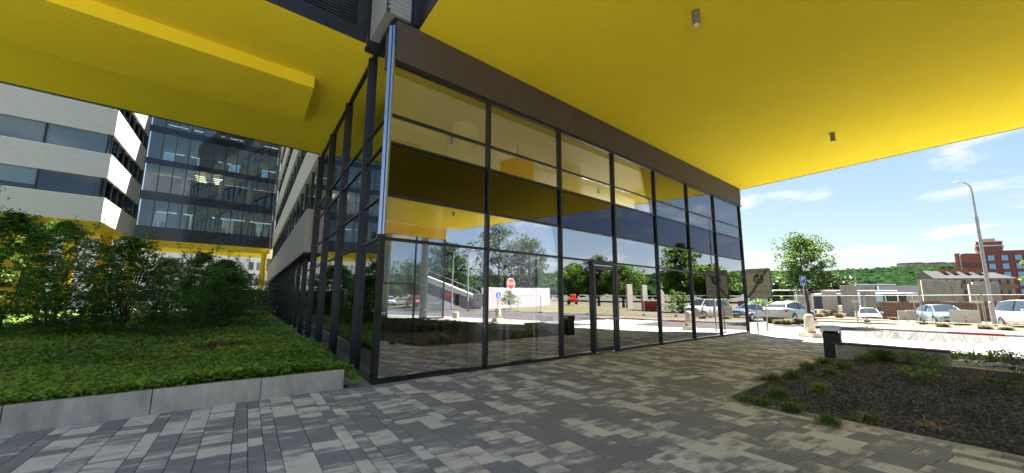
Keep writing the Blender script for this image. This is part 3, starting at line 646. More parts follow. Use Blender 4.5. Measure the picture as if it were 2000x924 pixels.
for a_ in (.1, LW-.25): MB().prism([sk(RB-.31, a_), sk(RB-.31, a_+.14), sk(RB-8, a_+.14), sk(RB-8, a_)], 7.7, 24.2).build('end_wall', CONCI, BB)
LAMP = mat('lit_tube', (.9, .85, .6), .5, emis=(1, .9, .6), estr=.45)
for lx, kk in ((7.6, 4), (5.9, 4)):
    for q in range(kk):
        y = RB-.9-q*.9
        MB().prism([sk(y, lx), sk(y, lx+.9), sk(y-.12, lx+.9), sk(y-.12, lx)], 15.6, 15.66).build('lit_ceiling_lamp', LAMP, BB)
# corner return of the long side block, dark reveal towards the bridge
MB().prism([sk(-50, LW), sk(-50, LW+2), sk(-50.4, LW+2), sk(-50.4, LW)], 7.7, 24).build('reveal', DKWALL, BB)
# yellow post and dark fence at the end of the courtyard
p = sk(-49.2, .9); single(MB().cyl((p.x, p.y, .1), .3, 7.1, 18), 'yellow_post', YELD, 'slim yellow post at the far end of the side glazing under the bridge block', 'post', (p.x, p.y, 0))
df = thing('dark_screen_wall', 'black boarded screen wall at the end of the ground cover bed', 'wall', tuple(sk(-40, 3)))
for k in range(12):
    a = .45 + k*.52
    MB().prism([sk(-40, a), sk(-40, a+.50), sk(-40.1, a+.50), sk(-40.1, a)], .2, 2.35).build('board', DKWALL, df)
MB().prism([sk(-39.97, .42), sk(-39.97, 6.7), sk(-40.13, 6.7), sk(-40.13, .42)], 2.352, 2.42).build('coping', BLK, df)
# far white building behind the bridge
FW = thing('white_far_building', 'bright white office building with rows of small windows seen under the bridge block', 'building', tuple(sk(-84, 10)))
BRW = mat('bright_white_render', (.82, .82, .82), .6, var=.03)
MB().prism([sk(-84, -12), sk(-84, 45), sk(-94, 45), sk(-94, -12)], 0, 16).build('wall', BRW, FW)
WG = mat('far_window_glass', (.10, .12, .15), .12, spec=.6)
for r in range(5):
    for q in range(26):
        a = -11 + q*2.1
        f = MB().prism([sk(-83.98, a), sk(-83.98, a+1.75), sk(-84.0, a+1.75), sk(-84.0, a)], .9+r*3.0, 2.5+r*3.0).build('window', mat('lilac_frame', (.42, .42, .5), .5), FW)
        for h2 in (0, 1):
            MB().prism([sk(-83.95, a+.12+h2*.8), sk(-83.95, a+.82+h2*.8), sk(-83.975, a+.82+h2*.8), sk(-83.975, a+.12+h2*.8)], 1.0+r*3.0, 2.4+r*3.0).build('pane', WG if (q+r+h2) % 3 else WHITEP, f)
NB = thing('cream_annex', 'cream banded annex behind the yellow post at the end of the courtyard', 'building', tuple(sk(-62, 0)))
for k in range(3):
    MB().prism([sk(-60, .3), sk(-80, .3), sk(-80, -3), sk(-60, -3)], .5+k*3.4, 2.1+k*3.4).build('cladding_band', CREAM, NB)
    MB().prism([sk(-60.1, .15), sk(-80, .15), sk(-80, -3), sk(-60.1, -3)], 2.1+k*3.4, 3.9+k*3.4).build('window_band', WG, NB)
# ================================================================== LEFT PLANTER, GROUND COVER, SHRUBS
SOIL = groundmat('bed_soil', (0.035, 0.028, 0.02), (0.08, 0.065, 0.045), 2.0)
PT = thing('raised_planter', 'long pale concrete planter with ground cover along the side glazing', 'planter', tuple(sk(0, 3)))
segs = [-9.9, -8.55, -7.2, -5.87, -4.54, -3.21, -1.89, -.575]
for i in range(7):
    MB().box(PR, segs[i]+.005, segs[i+1]-.005, -.13, 0.0, -.05, .33+random.uniform(-.003, .003)).build('kerb_panel', CONC, PT, bevel=.006)
x = .36
while x < 45:
    MB().prism([sk(-x, .47), sk(-x-1.32, .47), sk(-x-1.32, .60), sk(-x, .60)], -.05, .325).build('kerb_panel', CONC, PT, bevel=.006); x += 1.33
MB().prism([sk(-.13, .6), sk(-.13, 20), sk(-40, 20), sk(-40, .6)], -.05, .24).build('soil', SOIL, PT)
struct(MB().prism([sk(-.0, .0), sk(-.0, .47), sk(-45, .47), sk(-45, 0)], -.2, .006), 'concrete_strip', groundmat('gravelly_concrete', (.30, .28, .25), (.42, .40, .36), 5.0))
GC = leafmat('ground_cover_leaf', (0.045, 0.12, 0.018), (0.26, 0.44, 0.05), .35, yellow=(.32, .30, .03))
def fbm(x, y, seed=0):
    r = np.random.default_rng(seed); v = np.zeros_like(x); a = 1.0
    for k in range(5):
        f = 0.5*2**k
        th = r.uniform(0, 6.28, 4); ph = r.uniform(0, 6.28, 4)
        for t, p in zip(th, ph): v += a*np.sin(f*2.2*(x*np.cos(t)+y*np.sin(t))+p)/4
        a *= .55
    return v
def bed_points(n, near):
    # rn depth below facade line (positive into bed), ln to the left
    if near: rn = RNG.uniform(.05, 5.5, n); ln = RNG.uniform(.5, 9.5, n)
    else: rn = 5 + 36*RNG.uniform(0, 1, n)**1.5; ln = RNG.uniform(.55, 19, n)
    keep = ln < 20; return rn[keep], ln[keep]
kR = np.array(nR); kRL = np.array(dR)
def skn(rn, ln):
    a = (ln - rn*nR.dot(nL))/dR.dot(nL); return np.array(CO)[None, :2] + a[:, None]*np.array(dR)[None, :2] + rn[:, None]*np.array(nR)[None, :2]
Vs, Fs, Ts = [], [], []; base = 0
for n, near, sz in ((110000, True, .070), (80000, False, .10)):
    rn, ln = bed_points(n, near); P = skn(-rn, ln); h = fbm(P[:, 0], P[:, 1], 3)
    patch = fbm(P[:, 0]*.45, P[:, 1]*.45, 9)
    bare = ((P[:, 0]+6.9)/1.1)**2 + ((P[:, 1]-10.4)/.8)**2 + fbm(P[:, 0]*2, P[:, 1]*2, 5)*.8
    keep = bare > .8; P = P[keep]; h = h[keep]; patch = patch[keep]; bare = bare[keep]; m = len(P)
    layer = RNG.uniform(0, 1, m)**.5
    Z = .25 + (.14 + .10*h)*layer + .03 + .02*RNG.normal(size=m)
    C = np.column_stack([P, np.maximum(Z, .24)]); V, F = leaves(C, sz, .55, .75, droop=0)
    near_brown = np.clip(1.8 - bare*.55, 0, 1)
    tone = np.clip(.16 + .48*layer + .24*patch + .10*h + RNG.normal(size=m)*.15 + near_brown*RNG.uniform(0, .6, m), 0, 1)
    # a few leaves hang over the kerb
    Vs.append(V); Fs.append(F+base); Ts.append(tone); base += len(V)
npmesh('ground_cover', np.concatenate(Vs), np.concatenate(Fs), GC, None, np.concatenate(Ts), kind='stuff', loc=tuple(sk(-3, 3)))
# dry brown patch of litter
m = 9000; th = RNG.uniform(0, 6.28, m); rr = RNG.uniform(0, 1, m)**.7; P = np.column_stack([-6.9+2.3*rr*np.cos(th), 10.2+1.7*rr*np.sin(th), .26+.17*RNG.uniform(0, 1, m)*rr])
V, F = leaves(P, .06, .6, .6); npmesh('leaf_litter', V, F, leafmat('litter', (.12, .045, .018), (.34, .24, .06), .1), None, RNG.uniform(0, .8, m), kind='stuff', loc=(-6.9, 10.4, .25))
# sprig spilling over the planter corner
m = 420; t = RNG.uniform(0, 1, m); q = skn(-.25+.42*t*RNG.uniform(.3, 1, m), .62-.28*t)
P = np.column_stack([q + RNG.normal(size=(m, 2))*.06, .42 - .30*t + RNG.normal(size=m)*.03]); V, F = leaves(P, .06, .5, .75)
q0 = sk(-.1, .5); sg = thing('trailing_sprig', 'bright green sprig spilling over the planter corner beside the glass', 'plant', tuple(q0)); npmesh('foliage', V-np.array(q0), F, GC, sg, RNG.uniform(.4, .85, m)); MB().tube([sk(-.35, .66)+Vector((0, 0, .34)), sk(-.15, .52)+Vector((0, 0, .40)), sk(0, .40)+Vector((0, 0, .18)), sk(.04, .38)+Vector((0, 0, .04))], [.005, .004, .003, .002], 5).build('stem', mat('sprig_stem', (.10, .12, .04), .7), sg)

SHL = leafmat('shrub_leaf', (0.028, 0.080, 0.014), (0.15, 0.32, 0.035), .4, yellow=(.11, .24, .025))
BARK = mat('brown_bark', (.075, .055, .038), .9, var=.3, scale=8, bump=.4)
def shrub(x, y, z0, H, R, n, label, leaf=.10, seed=0, mt=None, wisps=6, cat='shrub', group=None, name='leafy_shrub'):
    r = np.random.default_rng(seed); t = thing(name, label, cat, (x, y, z0), group)
    st = MB(); tips = []
    for k in range(9):
        a = r.uniform(0, 6.28); lean = r.uniform(.15, .75)*R; hh = H*r.uniform(.6, .98)
        pts = [Vector((x+.12*math.cos(a), y+.12*math.sin(a), z0))]
        for q in range(1, 5):
            u = q/4; pts.append(Vector((x+lean*u**1.3*math.cos(a)+r.normal()*.06, y+lean*u**1.3*math.sin(a)+r.normal()*.06, z0+hh*u)))
        st.tube(pts, [.035, .028, .02, .012, .004], 6); tips.append(pts)
    # layered sprays: flat fans of leaves around points inside an uneven crown
    C = []; ns = n//26
    ns = int(ns*1.15)
    for k in range(ns):
        u = r.uniform(0, 1)**.95; a = r.uniform(0, 6.28); lump = 1+.28*math.sin(3*a+seed)+.2*math.sin(5*a+7*u+seed)
        prof = (math.sin(math.pi*min(1, (.24+u*.78)))**.6 * (1.12-.5*u))
        rad_ = R*prof*lump*math.sqrt(r.uniform(.12, 1)); cx_, cy_ = x+rad_*math.cos(a), y+rad_*math.sin(a); cz = z0+.12+u*H*.93
        m_ = 26; L = r.uniform(.25, .6); wd = L*.55
        d = np.array([math.cos(a), math.sin(a), r.uniform(-.25, .35)]); s_ = np.array([-math.sin(a), math.cos(a), r.normal()*.15])
        tt = r.uniform(-.5, .9, m_); ww = r.uniform(-1, 1, m_)*(1-.5*np.abs(tt))
        C.append(np.array([cx_, cy_, cz])+d*tt[:, None]*L+s_*ww[:, None]*wd*.6+r.normal(size=(m_, 3))*.035)
    for k in range(wisps):
        pts = tips[k % len(tips)]; tip = pts[-1]; hh = r.uniform(.35, .8)
        e = tip + Vector((r.normal()*.25, r.normal()*.25, hh)); st.tube([tip, (tip+e)/2+Vector((r.normal()*.05, 0, 0)), e], [.008, .006, .003], 5)
        tt = r.uniform(0, 1, 34)[:, None]; C.append(np.array(tip)*(1-tt)+np.array(e)*tt+r.normal(size=(34, 3))*.09)
    C = np.concatenate(C); V, F = leaves(C, leaf, .6, .6, droop=.15)
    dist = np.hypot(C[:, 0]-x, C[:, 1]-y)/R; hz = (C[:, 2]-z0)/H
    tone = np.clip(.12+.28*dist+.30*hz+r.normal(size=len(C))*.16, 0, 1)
    npmesh('foliage', V-np.array([x, y, z0]), F, mt or SHL, t, tone)
    st.build('branches', BARK, t)
    return t
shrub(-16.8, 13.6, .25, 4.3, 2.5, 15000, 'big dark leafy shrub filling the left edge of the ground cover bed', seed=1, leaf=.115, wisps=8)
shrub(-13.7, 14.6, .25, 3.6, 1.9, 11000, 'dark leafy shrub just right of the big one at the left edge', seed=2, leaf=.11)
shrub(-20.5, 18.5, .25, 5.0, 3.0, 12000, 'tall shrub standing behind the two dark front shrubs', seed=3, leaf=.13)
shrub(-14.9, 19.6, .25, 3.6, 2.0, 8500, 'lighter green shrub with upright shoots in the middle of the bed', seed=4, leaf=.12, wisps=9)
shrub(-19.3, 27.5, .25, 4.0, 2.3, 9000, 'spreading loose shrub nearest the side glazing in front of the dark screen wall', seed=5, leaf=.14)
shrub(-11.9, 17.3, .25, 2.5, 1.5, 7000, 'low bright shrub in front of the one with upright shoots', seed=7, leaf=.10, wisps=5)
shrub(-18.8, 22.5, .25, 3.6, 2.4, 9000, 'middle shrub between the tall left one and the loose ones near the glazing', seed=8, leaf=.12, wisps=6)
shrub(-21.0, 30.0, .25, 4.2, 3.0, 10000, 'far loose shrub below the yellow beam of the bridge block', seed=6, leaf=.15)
m = 170; P = np.column_stack([RNG.uniform(-6, 6, m), RNG.uniform(3.5, 12, m), np.full(m, .006)]); P = P[[Rn(p) > .15 and (Rn(p) < 4.7 or Ln(p) > -4.6) for p in P]]
V, F = leaves(P, .035, .93, .5); npmesh('fallen_leaves', V, F, MATS['litter'], None, RNG.uniform(.2, 1, len(P)), kind='stuff', loc=(0, 7, 0))
# ================================================================== RIGHT BED
BE = -4.78; RE = 4.83
cr = thing('bed_edging', 'thin concrete edging round the dark mulch bed on the right', 'edging', tuple(sk(RE, BE)))
x = 0
while x < 18: MB().prism([sk(RE-.02+x, BE+.045), sk(RE-.02+x+.99, BE+.045), sk(RE-.02+x+.99, BE-.02), sk(RE-.02+x, BE-.02)], -.1, .012).build('edging_stone', CONC, cr); x += 1.0
x = 0
while x < 7: MB().prism([sk(RE-.045, BE-x-.05), sk(RE-.045, BE-x-1.04), sk(RE+.02, BE-x-1.04), sk(RE+.02, BE-x-.05)], -.1, .012).build('edging_stone', CONC, cr); x += 1.0
def bedz(x, y):
    a = min(max((Rn((x, y, 0))-RE)/1.5, 0), 1); b = min(max((BE-Ln((x, y, 0)))/1.5, 0), 1); return -.02+.12*min(a, b)
g = MB(); nn = 40
for j in range(nn+1):
    for i in range(nn+1):
        p = sk(RE+.02+16*i/nn, BE-.02-(7.1)*j/nn); g.v.append((p.x, p.y, bedz(p.x, p.y)))
g.f = [(j*(nn+1)+i, j*(nn+1)+i+1, (j+1)*(nn+1)+i+1, (j+1)*(nn+1)+i) for j in range(nn) for i in range(nn)]
struct(g, 'planting_bed', groundmat('dark_mulch', (.03, .03, .034), (.08, .078, .08), 6.0), smooth=True)
# crushed dark stone mulch: octahedral chips
m = 42000; u = RNG.uniform(0, 1, m)**1.3*9.5; v = RNG.uniform(0, 1, m)*7.0; XY = skn(RE+.04+u, BE-.04-v)
keep = (XY[:, 0] < 15); XY = XY[keep]; m = len(XY)
an = np.clip(u[keep]/1.5, 0, 1); bn = np.clip(v[keep]/1.5, 0, 1); Z = -.02+.12*np.minimum(an, bn)+.008
S = RNG.uniform(.010, .026, m)[:, None]
A = RNG.normal(size=(m, 3)); A /= np.linalg.norm(A, axis=1)[:, None]; Bv = np.cross(A, RNG.normal(size=(m, 3))); Bv /= np.linalg.norm(Bv, axis=1)[:, None]; Cv = np.cross(A, Bv)
C0 = np.column_stack([XY, Z]); V = np.stack([C0+A*S*1.2, C0-A*S*1.2, C0+Bv*S, C0-Bv*S, C0+Cv*S*.8, C0-Cv*S*.8], 1).reshape(-1, 3)
T0 = np.array([[0, 2, 4], [2, 1, 4], [1, 3, 4], [3, 0, 4], [2, 0, 5], [1, 2, 5], [3, 1, 5], [0, 3, 5]])
F = (T0[None]+6*np.arange(m)[:, None, None]).reshape(-1, 3)
npmesh('stone_mulch', V, F, leafmat('mulch_chip', (.035, .036, .042), (.15, .15, .165), 0, .6, yellow=(.26, .25, .23)), None, np.repeat(RNG.uniform(0, .93, m)**1.3*1.05, 8), kind='stuff', loc=(7, 7, 0))
# dry twigs and straw
m = 3200; u = RNG.uniform(0, 1, m)**1.2*9; v = RNG.uniform(0, 1, m)*7.0; XY = skn(RE+.1+u, BE-.1-v); Z = -.02+.12*np.minimum(np.clip(u/1.5, 0, 1), np.clip(v/1.5, 0, 1))+.03
V, F = leaves(np.column_stack([XY, Z]), .13, .9, .05); npmesh('straw_litter', V, F, leafmat('straw', (.10, .06, .03), (.30, .22, .12), .1), None, RNG.uniform(0, 1, m), kind='stuff', loc=(7, 7, 0))
GRS = leafmat('grass_blade', (.05, .11, .025), (.20, .33, .06), .3); GRD = leafmat('dry_blade', (.26, .15, .05), (.50, .34, .13), .2); GRL = leafmat('lime_blade', (.12, .22, .02), (.30, .42, .05), .3)
def blades(x, y, z, n, h, spread, r, arch=.5, w=.006):
    a = r.uniform(0, 6.28, n); ph = h*r.uniform(.45, 1.0, n); d = np.column_stack([np.cos(a), np.sin(a)]); out = spread*r.uniform(.2, 1, n)
    b0 = np.column_stack([x+r.normal(size=n)*spread*.18, y+r.normal(size=n)*spread*.18, np.full(n, z)])
    sd = np.column_stack([-d[:, 1], d[:, 0], np.zeros(n)])*w
    mid = b0 + np.column_stack([d*(out*.35)[:, None], ph*.7]); tip = b0 + np.column_stack([d*out[:, None], ph*(1-arch*r.uniform(.1, .9, n))])
    V = np.stack([b0-sd, b0+sd, mid+sd*.8, mid-sd*.8, tip], 1).reshape(-1, 3)
    i = 5*np.arange(n)[:, None]; F = np.concatenate([i+np.array([[0, 1, 2]]), i+np.array([[0, 2, 3]]), i+np.array([[3, 2, 4]])]); return V, F
def clump(px_, py_, h, sp, n, label, m=GRS, dry=0.35, seed=0, seeds=0, group='grass tufts growing in the dark mulch'):
    r = np.random.default_rng(seed+77); h *= 1.0; sp *= 1.3; n = int(n*1.05); z = bedz(px_, py_); t = thing('grass_tuft', label, 'grass', (px_, py_, z), group)
    V, F = blades(0, 0, 0, n, h, sp, r); npmesh('green_blades', V, F, m, t, r.uniform(0, 1, len(F)))
    if dry:
        V, F = blades(0, 0, -.01, int(n*dry)+4, h*.45, sp*1.25, r, .9); npmesh('dry_blades', V, F, GRD, t, r.uniform(0, 1, len(F)))
    if seeds:
        s = MB(); C = []
        for k in range(seeds):
            a = r.uniform(0, 6.28); H_ = h*r.uniform(1.5, 2.3); e = Vector((math.cos(a)*sp*r.uniform(.3, 1.2), math.sin(a)*sp*r.uniform(.3, 1.2), H_))
            s.tube([(0, 0, 0), (e.x*.35, e.y*.35, H_*.6), tuple(e)], [.0022, .0018, .001], 4)
            for q in range(14): u = r.uniform(.72, 1.0); C.append([e.x*u**1.5+r.normal()*.03, e.y*u**1.5+r.normal()*.03, H_*u+r.normal()*.02])
        s.build('flower_stems', mat('straw_stem', (.20, .17, .10), .7), t, local=True)
        V, F = leaves(np.array(C), .022, .2, .4); npmesh('seed_heads', V, F, leafmat('seed_head', (.10, .07, .06), (.28, .22, .17), .1), t, r.uniform(0, 1, len(F)), kind='stuff')
    return t
from_pix = lambda px, py, z=0.0: (lambda d: EYE + d*((z-EYE.z)/d.z))(fw*FOC + CR*(px-1000) - CU*(py-462))
def gp(px, py, z=0.04): p = from_pix(px, py, z); return p.x, p.y
cl = [(1452, 778, .16, .25, 120, 'flat grass tuft at the pointed tip of the mulch bed', .8), (1490, 786, .18, .22, 130, 'second grass tuft behind the bed tip', .4), (1520, 775, .22, .28, 160, 'low arching tuft in the row behind the bed tip', .4),
 (1548, 798, .22, .26, 190, 'dense green tuft lying towards the bed edge near the tip', .25), (1508, 740, .22, .3, 160, 'grass tuft beside the long edging with orange dead blades', .7), (1545, 735, .24, .3, 170, 'grass tuft along the long edging halfway to the bin', .4),
 (1580, 722, .28, .32, 190, 'bushy grass tuft along the edging before the litter bin', .3), (1612, 712, .30, .36, 220, 'bushy grass tuft right in front of the litter bin', .3), (1650, 722, .26, .36, 190, 'tuft with straw coloured base right of the bin front', .8), (1622, 735, .22, .3, 150, 'brownish tuft two rows in front of the litter bin', .9),
 (1690, 712, .34, .34, 200, 'taller green tuft in front of the low wall near the bin', .2), (1618, 822, .22, .2, 110, 'small tuft at the near edging with orange base', .9), (1700, 820, .20, .22, 110, 'sparse grey green tuft alone near the front edging', .6)]
for i, (a, b, h, sp, n, lb, dr_) in enumerate(cl):
    x_, y_ = gp(a, b); clump(x_, y_, h, sp, n, lb, dry=dr_, seed=i, group=None)
x_, y_ = gp(1602, 770); clump(x_, y_, .24, .2, 150, 'lime green fine grass tuft in the mulch', m=GRL, dry=.3, seed=40, group=None)
x_, y_ = gp(1825, 830); clump(x_, y_, .08, .28, 30, 'withered orange straw tuft near the front edging', m=GRD, dry=3.0, seed=41, group=None)
for i, (a, b, h, n, lb) in enumerate([(1725, 708, .42, 420, 'large dark green fountain grass before the middle of the low wall'), (1765, 706, .40, 360, 'second large fountain grass before the right part of the low wall'), (1795, 708, .34, 240, 'fountain grass at the right end of the low wall'), (1680, 700, .30, 160, 'wispy fountain grass by the bin end of the low wall')]):
    x_, y_ = gp(a, b); clump(x_, y_, h, .42, n, lb, dry=.1, seed=60+i, seeds=16, group=None)
for i, (a, b) in enumerate([(1860, 706), (1900, 707), (1940, 712), (1975, 716)]):
    x_, y_ = gp(a, b); clump(x_, y_, .3, .3, 50, 'thin flowering grass stems at the back kerb, ' + ['nearest the low wall', 'second from the low wall', 'third from the low wall', 'rightmost in view'][i], dry=.3, seed=80+i, seeds=8, group=None)
HERB = leafmat('herb_leaf', (.06, .14, .015), (.20, .36, .035), .3, yellow=(.34, .42, .05)); HERBD = leafmat('dull_herb_leaf', (.03, .06, .02), (.09, .15, .04), .25)
def herb(a, b, R, H_, n, label, m=HERB, leaf=.055, seed=0):
    x_, y_ = gp(a, b); r = np.random.default_rng(seed+5); z = bedz(x_, y_); t = thing('leafy_plant', label, 'plant', (x_, y_, z))
    s = MB(); C = []
    for k in range(max(3, n//30)):
        an_ = r.uniform(0, 6.28); rr_ = R*r.uniform(.2, 1); e = Vector((rr_*math.cos(an_), rr_*math.sin(an_), H_*r.uniform(.5, 1)))
        s.tube([(0, 0, -.02), tuple(e*.5+Vector((0, 0, .02))), tuple(e)], [.005, .004, .002], 5); C.append(np.array(e)+r.normal(size=(30, 3))*np.array([R*.28, R*.28, H_*.18]))
    C = np.concatenate(C); C[:, 2] = np.maximum(C[:, 2], .02); V, F = leaves(C, leaf, .6, .8); npmesh('foliage', V, F, m, t, r.uniform(0, 1, len(C))); s.build('stems', mat('herb_stem', (.12, .12, .05), .7), t, local=True)
herb(1795, 752, .30, .24, 330, 'bright green leafy weed in the middle of the mulch bed'); herb(1822, 738, .24, .3, 260, 'second bright green weed just behind the middle one', seed=1)
herb(1723, 762, .07, .05, 40, 'tiny bright seedling left of the green weeds', seed=2); herb(1745, 740, .07, .05, 40, 'small bright seedling behind the tiny one', seed=3); herb(1880, 776, .16, .10, 90, 'small sprawling green plant right of the weeds', m=HERBD, seed=4)
herb(1985, 745, .35, .40, 330, 'dull green bushy plant at the right edge of the photo', m=HERBD, seed=5); herb(1960, 775, .35, .22, 230, 'low dull plant below the bushy one at the right edge', m=HERBD, seed=6)
for i, (a, b, lb) in enumerate([(1815, 716, 'yellow green cover plant right after the low wall end'), (1850, 712, 'yellow green cover plant second along the back kerb'), (1888, 713, 'yellow green cover plant in the middle of the back kerb'), (1925, 712, 'taller yellow green cover plant by the back kerb'), (1965, 712, 'leafy cover plant by the back kerb near the right edge'), (1995, 714, 'leafy cover plant cut by the right edge of the photo'), (1770, 715, 'cover plant in front of the low wall between fountain grasses')]):
    herb(a, b, .36, .24, 330, lb, seed=10+i, leaf=.05)
# unseen side of the bed beyond the frame, mirrored in the glass as a dark hedge
m = 26000; u = RNG.uniform(4, 15.5, m); v = RNG.uniform(0, 1, m)*5.2+1.6; XY = skn(RE+u, BE-v); lay = RNG.uniform(0, 1, m)
Z = .05+lay*(.42+.12*fbm(XY[:, 0], XY[:, 1], 12)); V, F = leaves(np.column_stack([XY, np.maximum(Z, .03)]), .09, .45, .5)
hz_ = np.array([EYE.x, EYE.y]); npmesh('low_hedge_cover', V, F, leafmat('hedge_leaf', (.010, .022, .008), (.035, .07, .02), .2), None, np.clip(lay+RNG.normal(size=m)*.15, 0, 1), kind='stuff', loc=(12, 2, 0))
# low wall at the back of the bed with dark seat board, then flush kerb
lw = thing('low_wall', 'low concrete wall with a dark board on top at the back of the mulch bed', 'wall', tuple(sk(6, -12)))
x = 5.05
while x < 7.3: MB().prism([sk(x, -12.0), sk(x+.74, -12.0), sk(x+.74, -12.3), sk(x, -12.3)], -.05, .40).build('wall_block', CONC, lw, bevel=.006); x += .75
MB().prism([sk(5.0, -11.96), sk(7.32, -11.96), sk(7.32, -12.36), sk(5.0, -12.36)], .403, .452).build('seat_board', mat('dark_board', (.10, .055, .045), .6, var=.2), lw, bevel=.004)
kb = thing('back_kerb', 'flush pale kerb continuing right from the low wall', 'kerb', tuple(sk(10, -12)))
x = 7.35
while x < 20: MB().prism([sk(x, -12.05), sk(x+.99, -12.05), sk(x+.99, -12.25), sk(x, -12.25)], -.05, .10).build('kerbstone', CONC, kb); x += 1.0
# ================================================================== LITTER BIN, BOLLARDS, SIGNS
bx, by = 9.30, 12.18
bin_ = thing('litter_bin', 'square black litter bin with a bright metal hood at the corner of the mulch bed', 'bin', (bx, by, 0), rz=rad(-36))
def lb(m, *a): return m.box(PW, *a)
BM = mat('bin_metal', (.50, .52, .55), .3, metal=.7); BD = mat('bin_black', (.012, .012, .013), .5)
lb(MB(), -.20, .20, -.19, .19, .0, .70).build('bin_body', BD, bin_, local=True, bevel=.012)
lb(MB(), .203, .235, -.20, .20, .02, .86).build('side_plate', mat('bin_side', (.55, .54, .50), .5), bin_, local=True, bevel=.004)
hd = lb(lb(MB(), -.235, .235, -.22, .22, .86, .90), -.225, .22, -.21, -.19, .76, .86).build('hood', BM, bin_, local=True, bevel=.006)
lb(MB(), -.235, -.205, -.20, .20, .70, .86).build('hood_cheek', BD, bin_, local=True, bevel=.004)
lb(MB(), -.18, .18, .10, .19, .70, .86).build('hood_back', BD, bin_, local=True)
MB().cyl((0.06, 0, .90), .03, .012, 12).build('ash_plate', BD, hd, local=True)
BOLM = mat('sandstone_concrete', (.46, .42, .33), .85, var=.12, scale=6, bump=.3, bscale=50)
def bollard(x, y, rz, label):
    t = thing('bollard', label, 'bollard', (x, y, -.01), 'concrete bollards beside the road', rz=rz)
    MB().box(PW, -.33, .33, -.33, .33, 0, .22).build('plinth', BOLM, t, local=True, bevel=.012)
    pr = [(.22, .22), (.205, .5), (.185, .8), (.175, .93), (.16, .985), (.12, 1.02), (.06, 1.04), (.005, 1.045)]
    MB().loft([[(r*math.cos(2*math.pi*k/24), r*math.sin(2*math.pi*k/24), z) for k in range(24)] for r, z in pr]).build('shaft', BOLM, t, local=True, smooth=True)
    MB().loft([[(r*math.cos(2*math.pi*k/24), r*math.sin(2*math.pi*k/24), z) for k in range(24)] for r, z in [(.187, .85), (.195, .86), (.195, .88), (.187, .89)]], cap=False).build('collar', BOLM, t, local=True)
bollard(13.55, 18.95, rad(20), 'pale conical concrete bollard standing between the sign poles and the litter bin')
bollard(20.1, 7.4, rad(50), 'pale conical bollard by the stop sign, seen mirrored in the second glass bay')
single(MB().box(PW, 24.0, 24.6, 3.0, 3.4, 0, .5), 'cream_street_cabinet', BOLM, 'small cream concrete block beyond the bed, seen mirrored in the first bay', 'block', (24.3, 3.2, 0), bevel=.02)
def textmesh(txt, size, name, m, parent, M4, depth=.002, mirror=False):
    cu = bpy.data.curves.new('text', 'FONT'); cu.body = txt; cu.size = size; cu.align_x = 'CENTER'; cu.align_y = 'CENTER'; cu.extrude = depth
    ob = bpy.data.objects.new('text', cu); COL.objects.link(ob); bpy.context.view_layer.update()
    me = bpy.data.meshes.new_from_object(ob.evaluated_get(bpy.context.evaluated_depsgraph_get())); bpy.data.objects.remove(ob)
    me.transform(M4); me.materials.clear(); me.materials.append(m); o = bpy.data.objects.new(name, me); COL.objects.link(o); o.parent = parent; return o
def plane_m(x, y, z):   # text plane facing -Y (local)
    return Matrix.Translation((x, y, z)) @ Matrix.Rotation(math.pi/2, 4, 'X')
SGP = mat('sign_face_drab', (.36, .355, .28), .5, var=.05); SGD = mat('sign_dark', (.05, .05, .045), .5)
zs = thing('pedestrian_zone_sign', 'grey end of pedestrian zone sign on two poles by the building corner', 'sign', (11.98, 19.95, 0), rz=rad(-50))
for x in (-.21, .21): MB().cyl((x, .09, 0), .03, 1.95, 12).build('pole', GALV, zs, local=True)
def rrect(x0, x1, z0, z1, r, n=6):
    P = []
    for cx_, cz_, a0 in ((x1-r, z0+r, -90), (x1-r, z1-r, 0), (x0+r, z1-r, 90), (x0+r, z0+r, 180)):
        for k in range(n+1): a = rad(a0+90*k/n); P.append((cx_+r*math.cos(a), cz_+r*math.sin(a)))
    return P
def slab(P, y0, y1):
    m = MB(); n = len(P); m.v = [(x, y0, z) for x, z in P]+[(x, y1, z) for x, z in P]
    m.f = [tuple(range(n)), tuple(reversed(range(n, 2*n)))]+[(i, (i+1) % n, n+(i+1) % n, n+i) for i in range(n)]; return m
ZX0, ZX1, ZZ0, ZZ1 = -.55, .55, 1.74, 3.17
slab(rrect(ZX0, ZX1, ZZ0, ZZ1, .09), 0, .06).build('sign_rim', SGD, zs, local=True)
slab(rrect(ZX0+.03, ZX1-.03, ZZ0+.03, ZZ1-.03, .07), -.006, 0).build('sign_face', SGP, zs, local=True)
zc_ = (ZX0+ZX1)/2
slab([(zc_+.02+.23*math.cos(2*math.pi*k/32), 2.66+.25*math.sin(2*math.pi*k/32)) for k in range(32)], -.010, -.007).build('dark_roundel', SGD, zs, local=True)
def figure(cx_, cz_, s):
    m = slab([(cx_+.035*s*math.cos(2*math.pi*k/12), cz_+.15*s+.035*s*math.sin(2*math.pi*k/12)) for k in range(12)], -.014, -.011)
    for P in ([(cx_-.035*s, cz_+.10*s), (cx_-.03*s, cz_-.02*s), (cx_+.03*s, cz_-.02*s), (cx_+.035*s, cz_+.10*s)], [(cx_-.03*s, cz_-.02*s), (cx_-.07*s, cz_-.15*s), (cx_-.04*s, cz_-.15*s), (cx_+.0*s, cz_-.02*s)], [(cx_+.03*s, cz_-.02*s), (cx_+.07*s, cz_-.15*s), (cx_+.04*s, cz_-.15*s), (cx_, cz_-.02*s)], [(cx_-.035*s, cz_+.10*s), (cx_-.09*s, cz_), (cx_-.075*s, cz_-.01*s), (cx_-.03*s, cz_+.06*s)]):
        q = slab(P, -.014, -.011); b = len(m.v); m.v += q.v; m.f += [tuple(b+i for i in f) for f in q.f]
    return m
